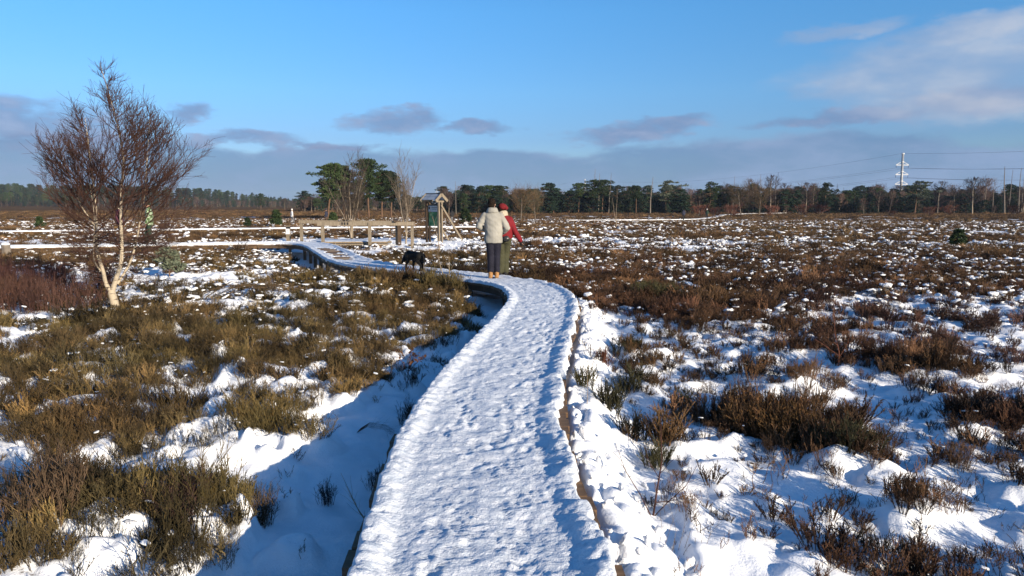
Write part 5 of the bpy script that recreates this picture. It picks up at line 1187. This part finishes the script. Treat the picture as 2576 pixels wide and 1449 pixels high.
shoot('sapling', .90, 4.55, 'bare reddish sapling with forked stems in snow right of the boardwalk', [([(0, 0, -.03), (.03, .03, .16), (.06, .04, .36), (.05, .05, .66)], .0075), ([(.0, 0, .0), (-.07, .03, .14), (-.17, .05, .30), (-.22, .05, .44)], .0045), ([(0, 0, 0), (.10, .05, .08), (.24, .12, .17), (.34, .2, .30)], .0045), ([(.02, .02, .1), (.12, 0, .12), (.3, 0, .16)], .0035), ([(.05, .04, .25), (-.02, .05, .36), (-.05, .05, .47)], .003)], 'twigred', 0, 51)
shoot('oak_sapling', -1.20, 8.3, 'small oak sapling with brown withered leaves left of the boardwalk', [([(0, 0, -.03), (.02, 0, .2), (.06, 0, .45)], .006), ([(.01, 0, .12), (-.07, .02, .28), (-.10, 0, .42)], .004), ([(.02, 0, .15), (.14, .03, .28), (.22, 0, .36)], .004), ([(.02, 0, .2), (.12, -.05, .38)], .003)], 'twigred', 13, 52)
shoot('sapling', 4.0, 8.9, 'dark bare sapling with long thin top among the snow at right', [([(0, 0, -.03), (.0, 0, .2), (-.06, 0, .42), (-.09, 0, .72)], .0075), ([(0, 0, .12), (.1, 0, .3), (.13, 0, .46)], .004), ([(0, 0, .15), (-.16, .05, .27), (-.3, .05, .36)], .004), ([(0, 0, .08), (.2, .1, .16), (.36, .1, .22)], .004)], 'twigred', 0, 53)
shoot('dry_stalk', .66, 6.35, 'single thin dry stalk standing in snow by the right boardwalk edge', [([(0, 0, -.02), (.005, 0, .15), (.0, 0, .33)], .003)], 'twigpale', 0, 54)
shoot('dry_stalk', -1.0, 4.65, 'pale dry stalk leaning in the shade left of the boardwalk', [([(.12, 0, -.02), (.0, 0, .16), (-.12, .02, .42)], .004), ([(.1, .02, 0), (-.02, .0, .2), (-.10, .05, .33)], .003)], 'twigpale', 0, 55)
shoot('dry_grass', .80, 4.05, 'pale wisps of dry grass beside the sapling on the right', [([(.04*k, .02*(k % 3), -.02), (.04*k+.02, 0, .1), (.05*k+.05*((k % 3)-1), .02, .2+.02*(k % 4))], .0016) for k in range(9)], 'twigpale', 0, 56)
shoot('cut_branches', -5.9, 15.3, 'pile of bare cut branches lying right of the birch', [([(-.9+.15*k, .2*(k % 4), .02), (-.3+.1*k, .2*(k % 3), .22+.05*(k % 3)), (.4+.09*k, .15*(k % 5), .26), (.9+.07*k, .1*(k % 4), .12)], .011) for k in range(12)], 'twigolive', 0, 57)
shoot('bent_grass', -1.45, 6.6, 'bent dark grass blades matted on the snow left of the boardwalk', [([(0, .015*k, 0), (.12, .02*k, .07), (.28, .02*k-.02, .05), (.36, .02*k-.05, .0)], .0018) for k in range(8)], 'twigdark', 0, 58)
# loose clods of snow
cl = thing('snow_clod', (1.62, 4.12, gz(1.62, 4.12)+.01), 0, 'single pointed clod of snow lying in the snow at lower right', 'snow clod'); cl.scale = (.05, .05, .075)
link('clod', sl[1], cl)
n = 260; s_ = nprng.uniform(5.5, 19, n); px, py, qx, qy = at_s(s_); off = nprng.uniform(.66, 1.25, n); x = px+qx*off; y = py+qy*off; z = ground(x, y)[0]; sz = .012*(4.0**nprng.random(n))
scatter('snow_clods', np.stack([x, y, z+sz*.3], -1), nprng.uniform(0, 6, (n, 3)), np.stack([sz, sz, sz], -1), nprng.integers(0, len(sl), n), np.ones((n, 4)), sl, 'loose clods of snow beside the right boardwalk edge')
# ------------------------------------------------------------------ air: far things fade a little towards blue
hz = MB(); hz.box((0, 1150, 21), (5000, 2700, 44.5)); m = bpy.data.materials.new('haze'); m.use_nodes = True; t = m.node_tree; t.nodes.clear()
o_ = t.nodes.new('ShaderNodeOutputMaterial'); v_ = t.nodes.new('ShaderNodeVolumePrincipled'); v_.inputs['Color'].default_value = (.62, .76, 1.0, 1); v_.inputs['Density'].default_value = .00011; v_.inputs['Anisotropy'].default_value = 0.0
t.links.new(v_.outputs[0], o_.inputs['Volume']); tag(hz.build('haze', m), 'thin winter haze over the moor', kind='stuff')
